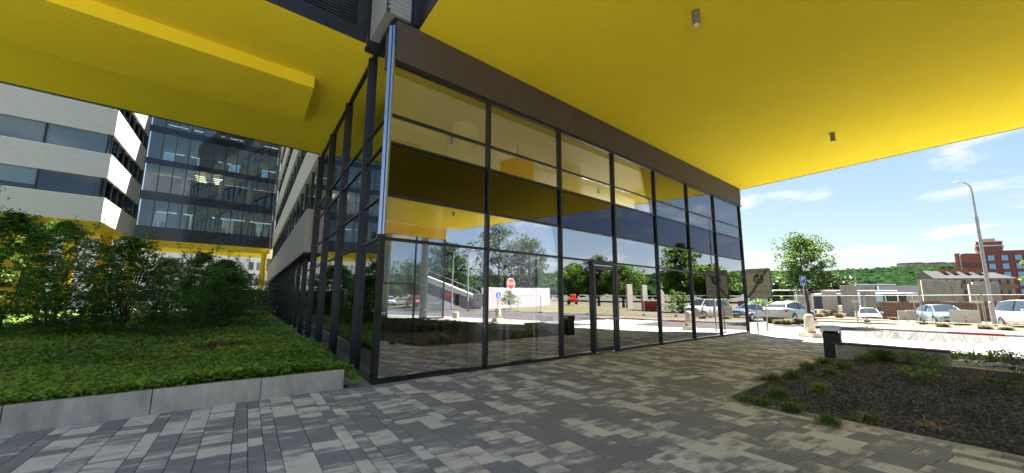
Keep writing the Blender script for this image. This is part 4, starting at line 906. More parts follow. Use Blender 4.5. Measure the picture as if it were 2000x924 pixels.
figure(zc_+.08, 2.68, 1.15).build('adult_pictogram', SGP, zs, local=True); figure(zc_-.07, 2.62, .75).build('child_pictogram', SGP, zs, local=True)
slab([(ZX0+.03, 2.30), (ZX1-.03, 2.30), (ZX1-.03, 2.315), (ZX0+.03, 2.315)], -.010, -.007).build('divider_line', SGD, zs, local=True)
textmesh('PĚŠÍ ZÓNA', .17, 'lettering', SGD, zs, plane_m(zc_, -.010, 3.02)); textmesh('MIMO IZS', .18, 'lettering', SGD, zs, plane_m(zc_+.07, -.010, 2.04))
sb = []
for k in range(5):
    o_ = (k-2)*.028; a = slab([(ZX0+.08+o_, ZZ0+.06), (ZX0+.08+o_+.018, ZZ0+.06), (ZX1-.12+o_+.018, ZZ1-.06), (ZX1-.12+o_, ZZ1-.06)], -.020, -.016); a.build('diagonal_bar', SGD, zs, local=True)
ps = thing('parking_sign', 'blue parking sign on a grey pole beside the street tree', 'sign', (19.6, 27.6, 0), rz=rad(-22))
MB().cyl((0, .04, 0), .035, 3.2, 12).build('pole', GALV, ps, local=True)
slab(rrect(-.17, .17, 2.66, 3.32, .04), 0, .02).build('sign_board', mat('sign_white', (.75, .75, .75), .4), ps, local=True); slab(rrect(-.155, .155, 2.675, 3.305, .03), -.006, 0).build('blue_face', BLUE, ps, local=True)
textmesh('P', .42, 'lettering', MATS['sign_white'], ps, plane_m(0, -.009, 3.07)); slab(rrect(-.08, .08, 2.73, 2.79, .02), -.009, -.006).build('car_mark', MATS['sign_white'], ps, local=True)
# stop sign and blue arrow sign (mirrored in the second bay): they face the glass
az = math.atan2(nR.y, nR.x)+math.pi/2
ss = thing('stop_sign', 'red stop sign on a grey pole, seen mirrored in the second glass bay', 'sign', (19.4, 8.4, 0), rz=az+math.pi)
MB().cyl((0, .04, 0), .03, 2.95, 10).build('pole', GALV, ss, local=True)
def ngon(r, n, cz, ph=0): return [(r*math.cos(2*math.pi*k/n+ph), cz+r*math.sin(2*math.pi*k/n+ph)) for k in range(n)]
slab(ngon(.42, 8, 2.75, math.pi/8), 0, .02).build('sign_board', MATS['sign_white'], ss, local=True); slab(ngon(.38, 8, 2.75, math.pi/8), -.006, 0).build('red_face', RED, ss, local=True)
textmesh('STOP', .25, 'lettering', MATS['sign_white'], ss, plane_m(0, -.009, 2.75))
bs = thing('keep_right_sign', 'round blue arrow sign on a pole, seen mirrored left of the stop sign', 'sign', (23.3, 6.95, 0), rz=az+math.pi)
MB().cyl((0, .04, 0), .03, 2.1, 10).build('pole', GALV, bs, local=True); slab(ngon(.30, 24, 1.95), 0, .02).build('sign_board', MATS['sign_white'], bs, local=True); slab(ngon(.275, 24, 1.95), -.006, 0).build('blue_face', BLUE, bs, local=True)
slab([(-.03, 2.1), (.03, 2.1), (.03, 1.9), (.09, 1.9), (0, 1.78), (-.09, 1.9), (-.03, 1.9)], -.010, -.007).build('white_arrow', MATS['sign_white'], bs, local=True)
slab([(-.2, 1.45), (.2, 1.45), (.2, 1.6), (-.2, 1.6)], 0, .02).build('orange_plate', ORANGE, bs, local=True)
# ================================================================== STREET LAMPS
def street_lamp(x, y, H_, arm, dirn, label, r0=.10, z0=None):
    z = ground_z(x, y) if z0 is None else z0
    t = thing('street_lamp', label, 'street lamp', (x, y, z), 'grey street lamps by the road')
    MB().tube([(0, 0, 0), (0, 0, 1.6), (0, 0, 1.62), (0, 0, H_*.74)], [r0*1.25, r0*1.2, r0, r0*.8], 14).build('lower_post', GALV, t, local=True)
    d = Vector((math.cos(dirn), math.sin(dirn), 0)); pts = [(0, 0, H_*.74), (0, 0, H_*.93)]+[tuple(d*arm*(1-math.cos(a))*.6+Vector((0, 0, H_*.93+H_*.06*math.sin(a)))) for a in (.4, .8, 1.2, 1.55)]
    MB().tube(pts, [r0*.55, r0*.45]+[r0*.4]*4, 10).build('upper_arm', GALV, t, local=True)
    MB().cyl((0, 0, H_*.74-.05), r0*.95, .12, 14).build('post_collar', GALV, t, local=True)
    e = Vector(pts[-1]); s = Vector((-d.y, d.x, 0))
    prof = [(-.05, .05, 0.0), (.1, .12, .05), (.35, .15, .07), (.55, .12, .05), (.66, .04, .01)]
    MB().loft([[tuple(e+d*u+s*w*math.cos(2*math.pi*k/12)+Vector((0, 0, .02+h*math.sin(2*math.pi*k/12)*(1 if math.sin(2*math.pi*k/12) > 0 else .4)))) for k in range(12)] for u, w, h in [(a, b, max(c, .01)) for a, b, c in prof]]).build('lamp_head', mat('lamp_head_grey', (.55, .55, .53), .4), t, local=True, smooth=True)
street_lamp(31.2, 26.9, 9.75, .75, math.pi*.97, 'tall tapering street lamp rising before the red office block', r0=.105, z0=0)
street_lamp(58.7, 70, 9.2, 1.6, .2, 'far slim street lamp between two concrete piers', r0=.09, z0=-1.2)
street_lamp(86, 78, 11.5, 1.2, .3, 'far street lamp in front of the red office facade', r0=.12, z0=-.5)
street_lamp(32.5, 25.1+0, 0.01+9.1, .9, 2.5, 'street lamp seen mirrored high in the fifth glass bay', r0=.09) if False else None
street_lamp(47.8, -3.0, 8.6, .3, 2.0, 'lamp post mirrored on the left above the grey ramp', r0=.10)
street_lamp(44.4, 0.0, 8.3, .8, 2.2, 'lamp post with blue plates mirrored right of the grey ramp', r0=.11)
# ================================================================== CARS
TYRE = mat('tyre_rubber', (.015, .015, .015), .8); RIMM = mat('alloy_rim', (.45, .46, .48), .3, metal=.8); CGL = mat('car_glass', (.02, .03, .035), .04, spec=1.0)
TRIM = mat('car_trim', (.02, .02, .022), .5); LREDM = mat('tail_light', (.45, .01, .01), .2); HEADL = mat('head_light', (.65, .68, .70), .08, spec=.9); PLATE = mat('plate_white', (.7, .7, .68), .5)
def car(x, y, z, heading, paint, kind, label, group='cars parked across the road', name='parked_car'):
    t = thing(name, label, 'car' if kind != 'van' else 'van', (x, y, z), group, rz=heading)
    if kind == 'coupe': L, W_, H_ = 4.7, 1.92, 1.60; hood, belt, tail = .98, 1.03, 1.12; gx = [2.05-.9, .35, -.6, -1.75, -2.15]; wb = (1.45, -1.42); wr = .36
    elif kind == 'van': L, W_, H_ = 4.9, 1.90, 1.90; hood, belt, tail = 1.18, 1.15, 1.18; gx = [1.75, .95, -1.0, -2.2, -2.40]; wb = (1.55, -1.45); wr = .34
    elif kind == 'wagon': L, W_, H_ = 4.6, 1.76, 1.45; hood, belt, tail = .90, .93, .98; gx = [1.25, .35, -.9, -1.9, -2.22]; wb = (1.35, -1.35); wr = .31
    else: L, W_, H_ = 4.4, 1.70, 1.40; hood, belt, tail = .85, .90, .95; gx = [1.15, .40, -.6, -1.3, -1.75]; wb = (1.3, -1.25); wr = .30
    h = L/2; w = W_/2
    st = [(h, .42, hood-.32, w*.72), (h-.08, .30, hood-.20, w*.86), (h-.35, .24, hood-.08, w*.96), (gx[0]+.1, .22, hood+.02, w), (gx[1], .22, belt, w), (gx[2], .22, belt+.01, w), (gx[3], .22, (belt+tail)/2, w), (-h+.25, .26, tail, w*.95), (-h+.06, .34, tail-.06, w*.88), (-h, .48, tail-.22, w*.80)]
    rings = []
    for X, zb_, zt, ww in st:
        hf = [(0, zt+.035), (ww*.55, zt+.03), (ww*.86, zt+.005), (ww*.965, zt-.07), (ww, (zt+zb_)/2+.08), (ww*.985, zb_+.14), (ww*.90, zb_), (0, zb_)]
        rings.append([(X, a, b) for a, b in hf]+[(X, -a, b) for a, b in reversed(hf[1:-1])])
    MB().loft(rings).build('body', paint, t, local=True, smooth=True)
    roof = H_
    g = [(gx[0], belt-.02, belt+.02, w*.86, w*.84), (gx[1], belt-.02, roof-.05, w*.90, w*.66), (gx[2], belt, roof-.02, w*.90, w*.68), (gx[3], belt, roof-(.12 if kind != 'coupe' else .22), w*.88, w*.64), (gx[4], belt, tail+.04, w*.84, w*.74)]
    if kind in ('van', 'wagon'): g[4] = (gx[4], tail, tail+.08, w*.84, w*.78)
    def gring(X, zb_, zt, wb_, wt, o=0.0): return [(X, wb_+o, zb_), (X, wt+o, zt-.04), (X, wt-.1, zt+o), (X, -wt+.1, zt+o), (X, -wt-o, zt-.04), (X, -wb_-o, zb_)]
    MB().loft([gring(*q) for q in g]).build('windows', CGL, t, local=True, smooth=False)
    rf = MB(); rr = [[(X, wt+.006, zt-.05), (X, wt-.09, zt+.012), (X, 0, zt+.035), (X, -wt+.09, zt+.012), (X, -wt-.006, zt-.05), (X, 0, zt-.06)] for X, zb_, zt, wb_, wt in [g[1], g[2], g[3]]]
    rr[0] = [(p[0]-.02, p[1], p[2]) for p in rr[0]]; rf.loft(rr); rf.build('roof', paint, t, local=True, smooth=True)
    for sgn in (1, -1):
        for (a, b) in ((g[0], g[1]), (g[3], g[4])): MB().tube([(a[0], sgn*(a[4] if a is not g[0] else a[3]), a[2]-.03), (b[0], sgn*b[4], b[2]-.03)], .035, 6).build('pillar', paint, t, local=True)
        MB().tube([((g[1][0]+g[2][0])/2-.1, sgn*g[2][3], belt), ((g[1][0]+g[2][0])/2-.15, sgn*g[2][4], roof-.06)], .03, 6).build('pillar', TRIM, t, local=True)
        MB().box(PW, gx[0]-.35, gx[0]-.15, sgn*(w*.92), sgn*(w+.17), belt+.02, belt+.17).build('door_mirror', paint, t, local=True, bevel=.03)
        MB().box(PW, -h+.01, -h+.22, sgn*w*.55, sgn*(w*.9), tail-.32, tail-.16).build('tail_light', LREDM, t, local=True, bevel=.02)
        MB().box(PW, h-.30, h-.05, sgn*w*.52, sgn*(w*.90), hood-.30, hood-.16).build('headlight', HEADL, t, local=True, bevel=.02)
        for X in wb:
            MB().tube([(X, sgn*(w-.28), wr+.01), (X, sgn*(w+.004), wr+.01)], wr*1.18, 24).build('wheel_arch', TRIM, t, local=True)
            wh = MB().tube([(X, sgn*(w-.2), wr), (X, sgn*(w-.01), wr), (X, sgn*(w+.012), wr)], [wr, wr, wr*.93], 24).build('wheel', TYRE, t, local=True)
            MB().tube([(X, sgn*(w-.02), wr), (X, sgn*(w+.018), wr), (X, sgn*(w+.022), wr)], [wr*.68, wr*.68, wr*.2], 10).build('rim', RIMM, wh, local=True)
    MB().box(PW, -h-.012, -h+.05, -.26, .26, tail-.36, tail-.25).build('number_plate', PLATE, t, local=True)
    MB().box(PW, h-.04, h+.012, -.26, .26, .40, .51).build('number_plate', PLATE, t, local=True)
    MB().box(PW, h-.12, h+.004, -w*.42, w*.42, hood-.31, hood-.20).build('grille', TRIM, t, local=True, bevel=.01)
    MB().box(PW, h-.14, h-.01, -w*.7, w*.7, .26, .38).build('front_bumper_intake', TRIM, t, local=True)
    MB().box(PW, -h+.0, -h+.25, -w*.80, w*.80, .24, .40).build('rear_bumper_lip', TRIM, t, local=True)
    return t
def paint(name, c, m=.0): return mat(name, c, .22, metal=m, var=.02, coat=1.0)
PWH = paint('white_car_paint', (.55, .55, .54)); PSI = paint('silver_car_paint', (.40, .42, .44), .6); PBL = paint('pale_blue_car_paint', (.25, .38, .50), .4); PRD = paint('red_car_paint', (.5, .03, .02)); PGR = paint('grey_car_paint', (.12, .13, .14), .5)
hd57 = rad(90-57)
car(21.65, 32.35, 0.0, hd57, PWH, 'coupe', 'white coupe suv parked nose in with its rear to the camera behind the zone sign')
car(20.05, 35.0, 0.0, hd57, PSI, 'sedan', 'silver car half hidden between the white suv and the glass corner')
car(33.3, 38.8, -.35, rad(-125), PWH, 'sedan', 'white older hatchback facing the camera beyond the fence')
car(31.7, 30.6, -.02, rad(-118), PBL, 'wagon', 'pale blue estate car facing the camera behind a white board')
car(34.3, 27.3, -.12, rad(-118), PWH, 'van', 'white van facing the camera at the right edge of the photo')
car(17.0, 40.2, 0.0, rad(-122), PWH, 'sedan', 'white saloon further along the bays, seen only mirrored in the last glass bays')
car(46.4, -7.9, .6, rad(140), PRD, 'sedan', 'red car seen mirrored through the opposite glass hall')
car(50.5, -13.5, .6, rad(150), PWH, 'sedan', 'white car seen mirrored left of the red car')
car(56.0, -16.5, .6, rad(150), PGR, 'wagon', 'grey estate car seen mirrored at the far left')
# ================================================================== SITE FENCES, BOARDS, CABINET
FEN = mat('fence_wire', (.42, .42, .40), .5, metal=.5)
FG = 'mobile mesh fence panels along the verge'
fence_pts = [(19.9, 38.4), (22.6, 36.6), (25.0, 34.3), (27.0, 31.6), (28.3, 28.6), (29.4, 25.8), (30.6, 23.1), (31.9, 20.4), (33.2, 17.8), (34.6, 15.2)]
def fence_panel(a, b, label, H_=2.0):
    A, Bp = Vector((*a, 0)), Vector((*b, 0)); za, zb_ = ground_z(*a)+.08, ground_z(*b)+.08; A.z, Bp.z = za, zb_; L = (Bp-A).length; d = (Bp-A).normalized(); upv = Vector((0, 0, 1))
    t = thing('fence_panel', label, 'fence', tuple(A), FG)
    fr = MB(); P = [A+d*.04, Bp-d*.04]
    for p in P: MB().tube([p+upv*.02, p+upv*H_], .021, 8).build('frame_post', FEN, t)
    MB().tube([P[0]+upv*(H_-.02), P[1]+upv*(H_-.02)], .021, 8).build('frame_rail', FEN, t); MB().tube([P[0]+upv*.18, P[1]+upv*.18], .018, 8).build('frame_rail', FEN, t)
    w = MB(); k = .15
    while k < L-.1: p = P[0]+d*k; w.tube([p+upv*.18, p+upv*(H_-.02)], .0028, 3, cap=False); k += .22
    for q in range(1, 7): z = .18+(H_-.2)*q/7; w.tube([P[0]+upv*z, P[1]+upv*z], .0028, 3, cap=False)
    w.build('wire_mesh', FEN, t, kind='stuff')
    n = Vector((-d.y, d.x, 0)); ft = MB()
    ft.hexa([Bp-n*.35-d*.11, Bp-n*.35+d*.11, Bp+n*.35+d*.11, Bp+n*.35-d*.11]+[Bp-n*.33-d*.09+upv*.14, Bp-n*.33+d*.09+upv*.14, Bp+n*.33+d*.09+upv*.14, Bp+n*.33-d*.09+upv*.14]).build('concrete_foot', mat('dark_block', (.10, .09, .08), .9), t)
FL = ['behind the silver car', 'behind the white suv', 'behind the street tree', 'before the concrete piers', 'before the white hatchback', 'left of the pale blue car', 'in front of the pale blue car', 'before the white van', 'at the right edge of the photo']
for i in range(9): fence_panel(fence_pts[i], fence_pts[i+1], 'wire mesh site fence panel ' + FL[i])
for i, (a, b) in enumerate([((38, 10), (39.5, 7.2)), ((39.5, 7.2), (41, 4.4)), ((41, 12.5), (38, 10))]): fence_panel(a, b, 'wire mesh site fence panel mirrored in the door bay, ' + ['middle one', 'left one', 'right one'][i])
def board(x, y, z, w, h, th, rz, m, name, label, cat):
    t = thing(name, label, cat, (x, y, z), rz=rz); MB().box(PW, -w/2, w/2, 0, th, .12, .12+h).build('panel', m, t, local=True, bevel=.008)
    for s in (-w/2+.08, w/2-.14): MB().box(PW, s, s+.06, .005, th-.005, 0, .12).build('leg', FEN, t, local=True)
    return t
GRYB = mat('aged_white_board', (.42, .41, .37), .7, var=.15)
b1 = board(32.2, 32.6, .05, 1.75, .78, .35, rad(-40), GRYB, 'utility_cabinet', 'low pale grey utility cabinet left of the pale blue car', 'cabinet'); slab([(-.12, .55), (.12, .55), (0, .72)], -.006, -.002).build('warning_triangle', ORANGE, b1, local=True)
board(31.6, 33.5, .05, .6, .72, .3, rad(-40), GRYB, 'utility_cabinet', 'narrow cabinet tucked behind the low grey utility cabinet', 'cabinet')
b2 = board(29.65, 27.2, .06, 1.35, .92, .03, rad(-40), mat('scuffed_white_board', (.55, .55, .52), .6, var=.12), 'site_board', 'scuffed white board with a red mark leaning in front of the pale blue car', 'board'); slab([(.02, .12), (.07, .12), (.07, .4), (.02, .4)], -.006, -.002).build('red_mark', RED, b2, local=True); slab([(.02, .5), (.06, .5), (.06, .62), (.02, .62)], -.006, -.002).build('red_mark', RED, b2, local=True)
fp = thing('flag_pole', 'thin black pole with a faded red pennant above the white board', 'pole', (29.9, 27.9, .1)); MB().tube([(0, 0, 0), (0, 0, 2.2), (-.05, 0, 2.6)], [.02, .018, .008], 8).build('rod', BLK, fp, local=True); MB().quad((.02, 0, 2.3), (.16, .03, 2.1), (.14, .02, 1.75), (.02, 0, 1.8)).build('pennant', mat('faded_red', (.5, .2, .15), .7), fp, local=True)
for i, (x, y, w, lb_) in enumerate([(31.9, 28.3, .6, 'small cream plate on a post left of the tall street lamp'), (27.6, 33.2, .5, 'small cream plate on a post before the concrete piers'), (29.8, 30.6, .5, 'small cream plate on a post above the low grey cabinet')]):
    t = thing('plate_post', lb_, 'sign', (x, y, .05), rz=rad(-40)); MB().cyl((0, .03, 0), .045, 2.0, 10).build('post', mat('wood_post', (.30, .27, .2), .8), t, local=True); MB().box(PW, -w/2, w/2, -.02, .0, 1.5, 1.68).build('plate', mat('cream_card', (.55, .48, .33)), t, local=True)
sp = thing('long_handrail', 'long pale steel rail behind the street tree and the piers', 'rail'); 
MB().tube([(28.5, 50, 2.9), (44, 47, 2.85)], .06, 8).build('rail', WHITEP, sp)
for k in range(4): x = 28.7+k*5.1; MB().tube([(x, 50-.194*(x-28.5), -.3), (x, 50-.194*(x-28.5), 2.86)], .05, 8).build('post', WHITEP, sp)
rk = thing('red_white_pipe', 'rusty red pipe lying along the edge of the site behind the pavement', 'pipe', (24, 37, .15)); MB().tube([(22.2, 38.5, .18), (24.6, 36.6, .2), (27.2, 33.9, .2), (28.6, 31.4, .22)], .07, 8).build('pipe', mat('rusty_red', (.36, .12, .07), .8, var=.3), rk)
# ================================================================== CONCRETE PIERS
PG = 'bare concrete bridge piers on the site'
def pier(x0, x1, y, z0, z1, label, lean=.0, depth=.9):
    m = MB(); w = x1-x0; P = [(x0, y, z0), (x1, y, z0), (x1+.75, y+depth, z0), (x0+.75, y+depth, z0)]; Q = [(a+lean, b, z1-.0) for a, b, c in P]
    m.hexa(P+Q); t = single(m, 'concrete_pier', CONCW, label, 'pier', ((x0+x1)/2, y, z0), PG, bevel=.03)
    return t
pier(35.6, 37.7, 52, -.5, 3.45, 'pale concrete pier directly behind the street tree trunk')
pier(37.6, 39.4, 50, -.5, 2.85, 'shorter concrete pier just right of the street tree')
pier(36.7, 38.6, 46, -.5, 3.38, 'slim concrete pier standing left of the pair before the blue building')
pier(43.9, 45.9, 52, -.5, 3.54, 'concrete pier standing right of the slim one')
pier(59.9, 62.7, 60, -.5, 4.8, 'tall broad concrete pier before the beige gable')
pier(64.6, 67.8, 62, -.5, 4.8, 'second broad concrete pier before the balcony block')
pier(69.0, 71.0, 62, -.5, 4.3, 'third broad concrete pier left of the lamp')
pier(71.9, 76.0, 64, -.5, 4.75, 'widest concrete pier behind the tall street lamp')
for i, (x, y) in enumerate([(52.7, 22.4), (55.0, 25.2), (57.2, 28.2)]): pier(x, x+1.4, y, 0, 4.0, 'concrete pier mirrored in the fifth glass bay, ' + ['left one', 'middle one', 'right one'][i])
single(MB().box(PW, 54.5, 60, 60, 60.4, .2, 5.1), 'blank_grey_wall', mat('pale_grey_panel', (.50, .51, .55), .6), 'pale lilac grey blank end wall right of the last slim pier', 'wall', (57, 60, .2)) if False else None
# ================================================================== BRICK WALL
def brickmat():
    m, t, o = newmat('old_brick'); g = nd(t, 'ShaderNodeNewGeometry'); mp = nd(t, 'ShaderNodeMapping'); mp.inputs['Rotation'].default_value = (math.pi/2, 0, 0); t.links.new(g.outputs['Position'], mp.inputs[0])
    b = nd(t, 'ShaderNodeTexBrick', i_Scale=4.0, i_Mortar_Size=.025); b.inputs['Color1'].default_value = (.16, .06, .03, 1); b.inputs['Color2'].default_value = (.22, .115, .065, 1); b.inputs['Mortar'].default_value = (.20, .17, .13, 1)
    t.links.new(mp.outputs[0], b.inputs['Vector']); n = nd(t, 'ShaderNodeTexNoise', i_Scale=1.3, i_Detail=6.0); t.links.new(g.outputs['Position'], n.inputs['Vector'])
    mm = nd(t, 'ShaderNodeMix', data_type='RGBA', blend_type='OVERLAY'); mm.inputs[0].default_value = .6; t.links.new(b.outputs[0], mm.inputs[6]); t.links.new(n.outputs[0], mm.inputs[7])
    p = nd(t, 'ShaderNodeBsdfPrincipled', i_Roughness=.9); t.links.new(mm.outputs[2], p.inputs['Base Color']); t.links.new(p.outputs[0], o.inputs[0]); return m
OB = brickmat()
bw = thing('old_brick_wall', 'ruined red brown brick wall behind the pale blue car', 'wall', (40, 37.5, 0))
xw = 34.0; k = 0
while xw < 47:
    x1 = xw+1.6; zt = 1.62+random.uniform(-.05, .05)
    MB().hexa([(xw, 38-.12*(xw-34), -.3), (x1, 38-.12*(x1-34), -.3), (x1, 38.5-.12*(x1-34), -.3), (xw, 38.5-.12*(xw-34), -.3), (xw, 38-.12*(xw-34), zt), (x1, 38-.12*(x1-34), zt+random.uniform(-.06, .06)), (x1, 38.5-.12*(x1-34), zt), (xw, 38.5-.12*(xw-34), zt)]).build('wall_section', OB, bw); xw = x1+.004
# ================================================================== FAR BUILDINGS
def lin(A, Bp, t): return A+(Bp-A)*t
def facade_box(t, A, Bp, thick, z0, z1, m, name='wall'):
    d = (Bp-A); n = Vector((d.y, -d.x, 0)).normalized()
    if n.dot(-A) < 0: n = -n
    MB().hexa([A+Vector((0, 0, z0)), Bp+Vector((0, 0, z0)), Bp-n*thick+Vector((0, 0, z0)), A-n*thick+Vector((0, 0, z0)), A+Vector((0, 0, z1)), Bp+Vector((0, 0, z1)), Bp-n*thick+Vector((0, 0, z1)), A-n*thick+Vector((0, 0, z1))]).build(name, m, t); return n
def win(t, A, Bp, n, u0, u1, z0, z1, m, proud=.06, name='window'):
    a = lin(A, Bp, u0); b = lin(A, Bp, u1)
    return MB().hexa([a+n*proud+Vector((0, 0, z0)), b+n*proud+Vector((0, 0, z0)), b+Vector((0, 0, z0)), a+Vector((0, 0, z0)), a+n*proud+Vector((0, 0, z1)), b+n*proud+Vector((0, 0, z1)), b+Vector((0, 0, z1)), a+Vector((0, 0, z1))]).build(name, m, t)
RB1 = mat('red_cladding', (.20, .045, .034), .6, var=.05); DG = mat('dark_slit_glass', (.03, .02, .025), .2); SKG = mat('sky_reflecting_pane', (.16, .30, .46), .08, metal=.5, spec=.8)
rbld = thing('red_office_building', 'large brick red office building with gridded blue windows at the right edge', 'building', (139, 120, 0))
A = Vector((139.5, 120, 0)); Bp = Vector((172, 104, 0)); n = facade_box(rbld, A, Bp, 4, 0, 16.6, RB1)
for r in range(6):
    for q in range(13):
        z = 13.6-r*2.45; u0 = (q+.18)/13; u1 = (q+.82)/13
        f = win(rbld, A, Bp, n, u0, u1, z, z+1.75, DG, .05, 'window') 
        w_ = MB(); a = lin(A, Bp, u0+.006)+n*.06; b = lin(A, Bp, u1-.006)+n*.06
        w_.quad(a+Vector((0, 0, z+.1)), b+Vector((0, 0, z+.1)), b+Vector((0, 0, z+1.65)), a+Vector((0, 0, z+1.65))).build('pane', SKG if r < 5 else DG, f)
A2 = Vector((139.4, 120.3, 0)); B2 = Vector((129.5, 121.5+12, 0)); B2 = Vector((141.5, 132, 0)) if False else Vector((134.5, 122.5, 0)); 
# left flank, sunlight painted in as a lighter red, with narrow dark windows
B2 = Vector((148.0, 138.0, 0)); A2 = A.copy()
fl = Vector((131.6, 120.2, 0)); nn_ = facade_box(rbld, fl, A, .6, 0, 15.9, mat('sun_painted_red_cladding', (.25, .065, .048), .6), 'side_wall')
for r in range(5):
    for q in range(12):
        u0 = .06+q*.076; z = 11.7-r*2.1; win(rbld, fl, A, nn_, u0, u0+.038, z, z+1.45, DG, .05, 'slit_window')
tw = thing('rooftop_tower', 'stepped tower with masts rising behind the red office building', 'building', (140, 132, 0))
for (x0, x1, z0, z1, m) in [(150, 156, 12, 19.6, mat('dull_purple_wall', (.12, .075, .075), .6)), (149.4, 156.6, 19.6, 20.0, CREAM), (150, 156, 20, 21.0, MATS['dull_purple_wall']), (149.6, 156.4, 21, 21.3, CREAM), (151, 154, 21.3, 22.0, GRYB)]: MB().prism([(x0+1.5, 132), (x1+1.5, 130), (x1+12, 139), (x0+11.8, 141.5)], z0, z1).build('storey', m, tw)
for k in range(7): MB().cyl((152+k*.8, 133.5, 21.3), .06, .9+(k % 3)*.4, 6).build('mast', WHITEP, tw)
# beige block with balconies
bb = thing('beige_apartment_block', 'beige apartment block with brown balconies and a grey hipped roof behind the piers', 'building', (82, 75, 0))
BEI = mat('sand_render', (.27, .19, .10), .8); OFFW = mat('offwhite_render', (.27, .26, .245), .8); RFG = mat('grey_roof', (.05, .046, .045), .8, var=.15, scale=2); BRB = mat('brown_balcony', (.26, .11, .06), .7)
G1 = Vector((78.1, 76, 0)); E1 = Vector((90.6, 74, 0)); nB = facade_box(bb, G1, E1, 3.6, 0, 5.95, OFFW)
gw = MB(); dB = Vector((-nB.x, -nB.y, 0))*3.6; R0 = G1+dB*.5+Vector((0, 0, 7.3)); a = G1+Vector((0, 0, 0)); b = G1+dB
gw.v = [tuple(a-Vector((.06, 0, 0))), tuple(b-Vector((.06, 0, 0))), tuple(b+Vector((-.06, 0, 5.9))), tuple(R0-Vector((.06, 0, 0))), tuple(a+Vector((-.06, 0, 5.9)))]; gw.f = [(0, 1, 2, 3, 4)]; gw.build('gable_wall', BEI, bb)
for r in range(2): 
    for q in (.3, .65): p = lin(a, b, q); MB().box(PW, p.x-.12, p.x-.02, p.y-.35, p.y+.35, 1.6+r*2, 2.7+r*2).build('gable_window', DG, bb)
rv = [G1-nB*(-.5)+Vector((-.3, 0, 5.95)), E1+nB*.5+Vector((.3, 0, 5.95)), E1+dB+Vector((.3, .3, 5.95)), G1+dB+Vector((-.3, .3, 5.95)), G1+dB*.5+Vector((-.3, 0, 7.5)), E1+dB*.5+Vector((-1.8, 0, 7.1))]
rm = MB(); rm.v = [tuple(p) for p in rv]; rm.f = [(0, 1, 5, 4), (1, 2, 5), (2, 3, 4, 5), (3, 0, 4), (3, 2, 1, 0)]; rfo = rm.build('roof', RFG, bb)
for u in (.28, .42, .60, .78): p = lin(rv[4], rv[5], u); MB().box(PW, p.x-.5, p.x+.5, p.y-.4, p.y+.4, p.z-.3, p.z+.45).build('chimney', BRB, rfo)
for r in range(3):
    z = .5+r*1.85
    for q in range(9):
        u = .03+q*.108; win(bb, G1, E1, nB, u+.02, u+.055, z+.75, z+1.5, DG, .03)
    win(bb, G1, E1, nB, .30, .41, z, z+.62, BRB, .9, 'balcony'); win(bb, G1, E1, nB, .68, .985, z, z+.62, BRB, .9, 'balcony')
# long blue glass building
lb_ = thing('blue_glass_building', 'long low blue glass building behind the street tree', 'building', (80, 110, 0))
BLG = mat('blue_glass_panel', (.05, .12, .30), .15, metal=.2, var=.2, scale=.3); GRG = mat('green_grey_panel', (.14, .24, .28), .3)
A = Vector((50, 116, 0)); Bp = Vector((99, 106, 0)); n = facade_box(lb_, A, Bp, 12, -.5, 5.9, BLG)
for k in range(34): win(lb_, A, Bp, n, k/34+.001, k/34+.027, .3, 3.6, GRG if k < 18 else BLG, .05, 'lower_panel'); 
for k in range(34): win(lb_, A, Bp, n, k/34+.001, k/34+.027, 3.75, 5.7, BLG, .08, 'upper_panel')
win(lb_, A, Bp, n, 0, 1, 5.9, 6.15, WHITEP, .3, 'parapet')
single(MB().hexa([(87.5, 98, -.3), (95.5, 96, -.3), (96, 97, -.3), (88, 99, -.3), (87.5, 98, 5.35), (95.5, 96, 5.45), (96, 97, 5.45), (88, 99, 5.35)]), 'lilac_end_wall', mat('lilac_panel', (.40, .40, .46), .6), 'blank lilac grey wall at the right end of the blue glass building', 'wall', (90, 97, 0))
sh = thing('low_steel_shed', 'long low dark shed roof behind the brick wall left of the beige block', 'shed', (80, 82, 0))
MB().hexa([(62, 86, 2.9), (77, 78, 3.1), (78, 82, 3.3), (63, 90, 3.1), (62, 86, 3.1), (77, 78, 3.3), (78, 82, 3.5), (63, 90, 3.3)]).build('roof', GALV, sh); MB().hexa([(63, 88, 0), (77, 80.5, 0), (77.5, 82, 0), (63.5, 89.5, 0), (63, 88, 2.95), (77, 80.5, 3.1), (77.5, 82, 3.1), (63.5, 89.5, 2.95)]).build('wall', mat('navy_shed', (.05, .07, .10), .6), sh)
for k in range(5): MB().cyl((62.5+k*3.4, 85.8-k*1.85, -.2), .10, 3.15, 8).build('post', WHITEP, sh)
single(MB().hexa([(57.2, 68, 1.3), (60.3, 67, 1.3), (60.3, 67.2, 1.3), (57.2, 68.2, 1.3), (57.2, 68, 2.9), (60.3, 67, 2.9), (60.3, 67.2, 2.9), (57.2, 68.2, 2.9)]), 'pale_blue_hoarding', mat('pale_blue_panel', (.36, .50, .64), .6), 'pale blue hoarding panel between the piers and the brick wall', 'hoarding', (58, 68, 0))
single(MB().box(PW, 52, 56.4, 64, 66, -.3, 1.0), 'white_container', WHITEP, 'low white container left of the brick wall', 'container', (54, 65, 0), bevel=.03)
single(MB().box(PW, 26.5, 35, 47.5, 48, -.3, .62), 'blue_container', mat('strong_blue_paint', (.02, .16, .42), .5), 'low blue skip behind the street tree trunk', 'skip', (31, 47.7, 0), bevel=.03)
single(MB().box(PW, 24.0, 25.2, 40.2, 41, 1.1, 1.75), 'orange_digger_cab', mat('orange_red_paint', (.55, .09, .03), .5), 'orange red machine top seen between the sign poles above the suv', 'machine', (24.6, 40.6, 0), bevel=.08) if False else None
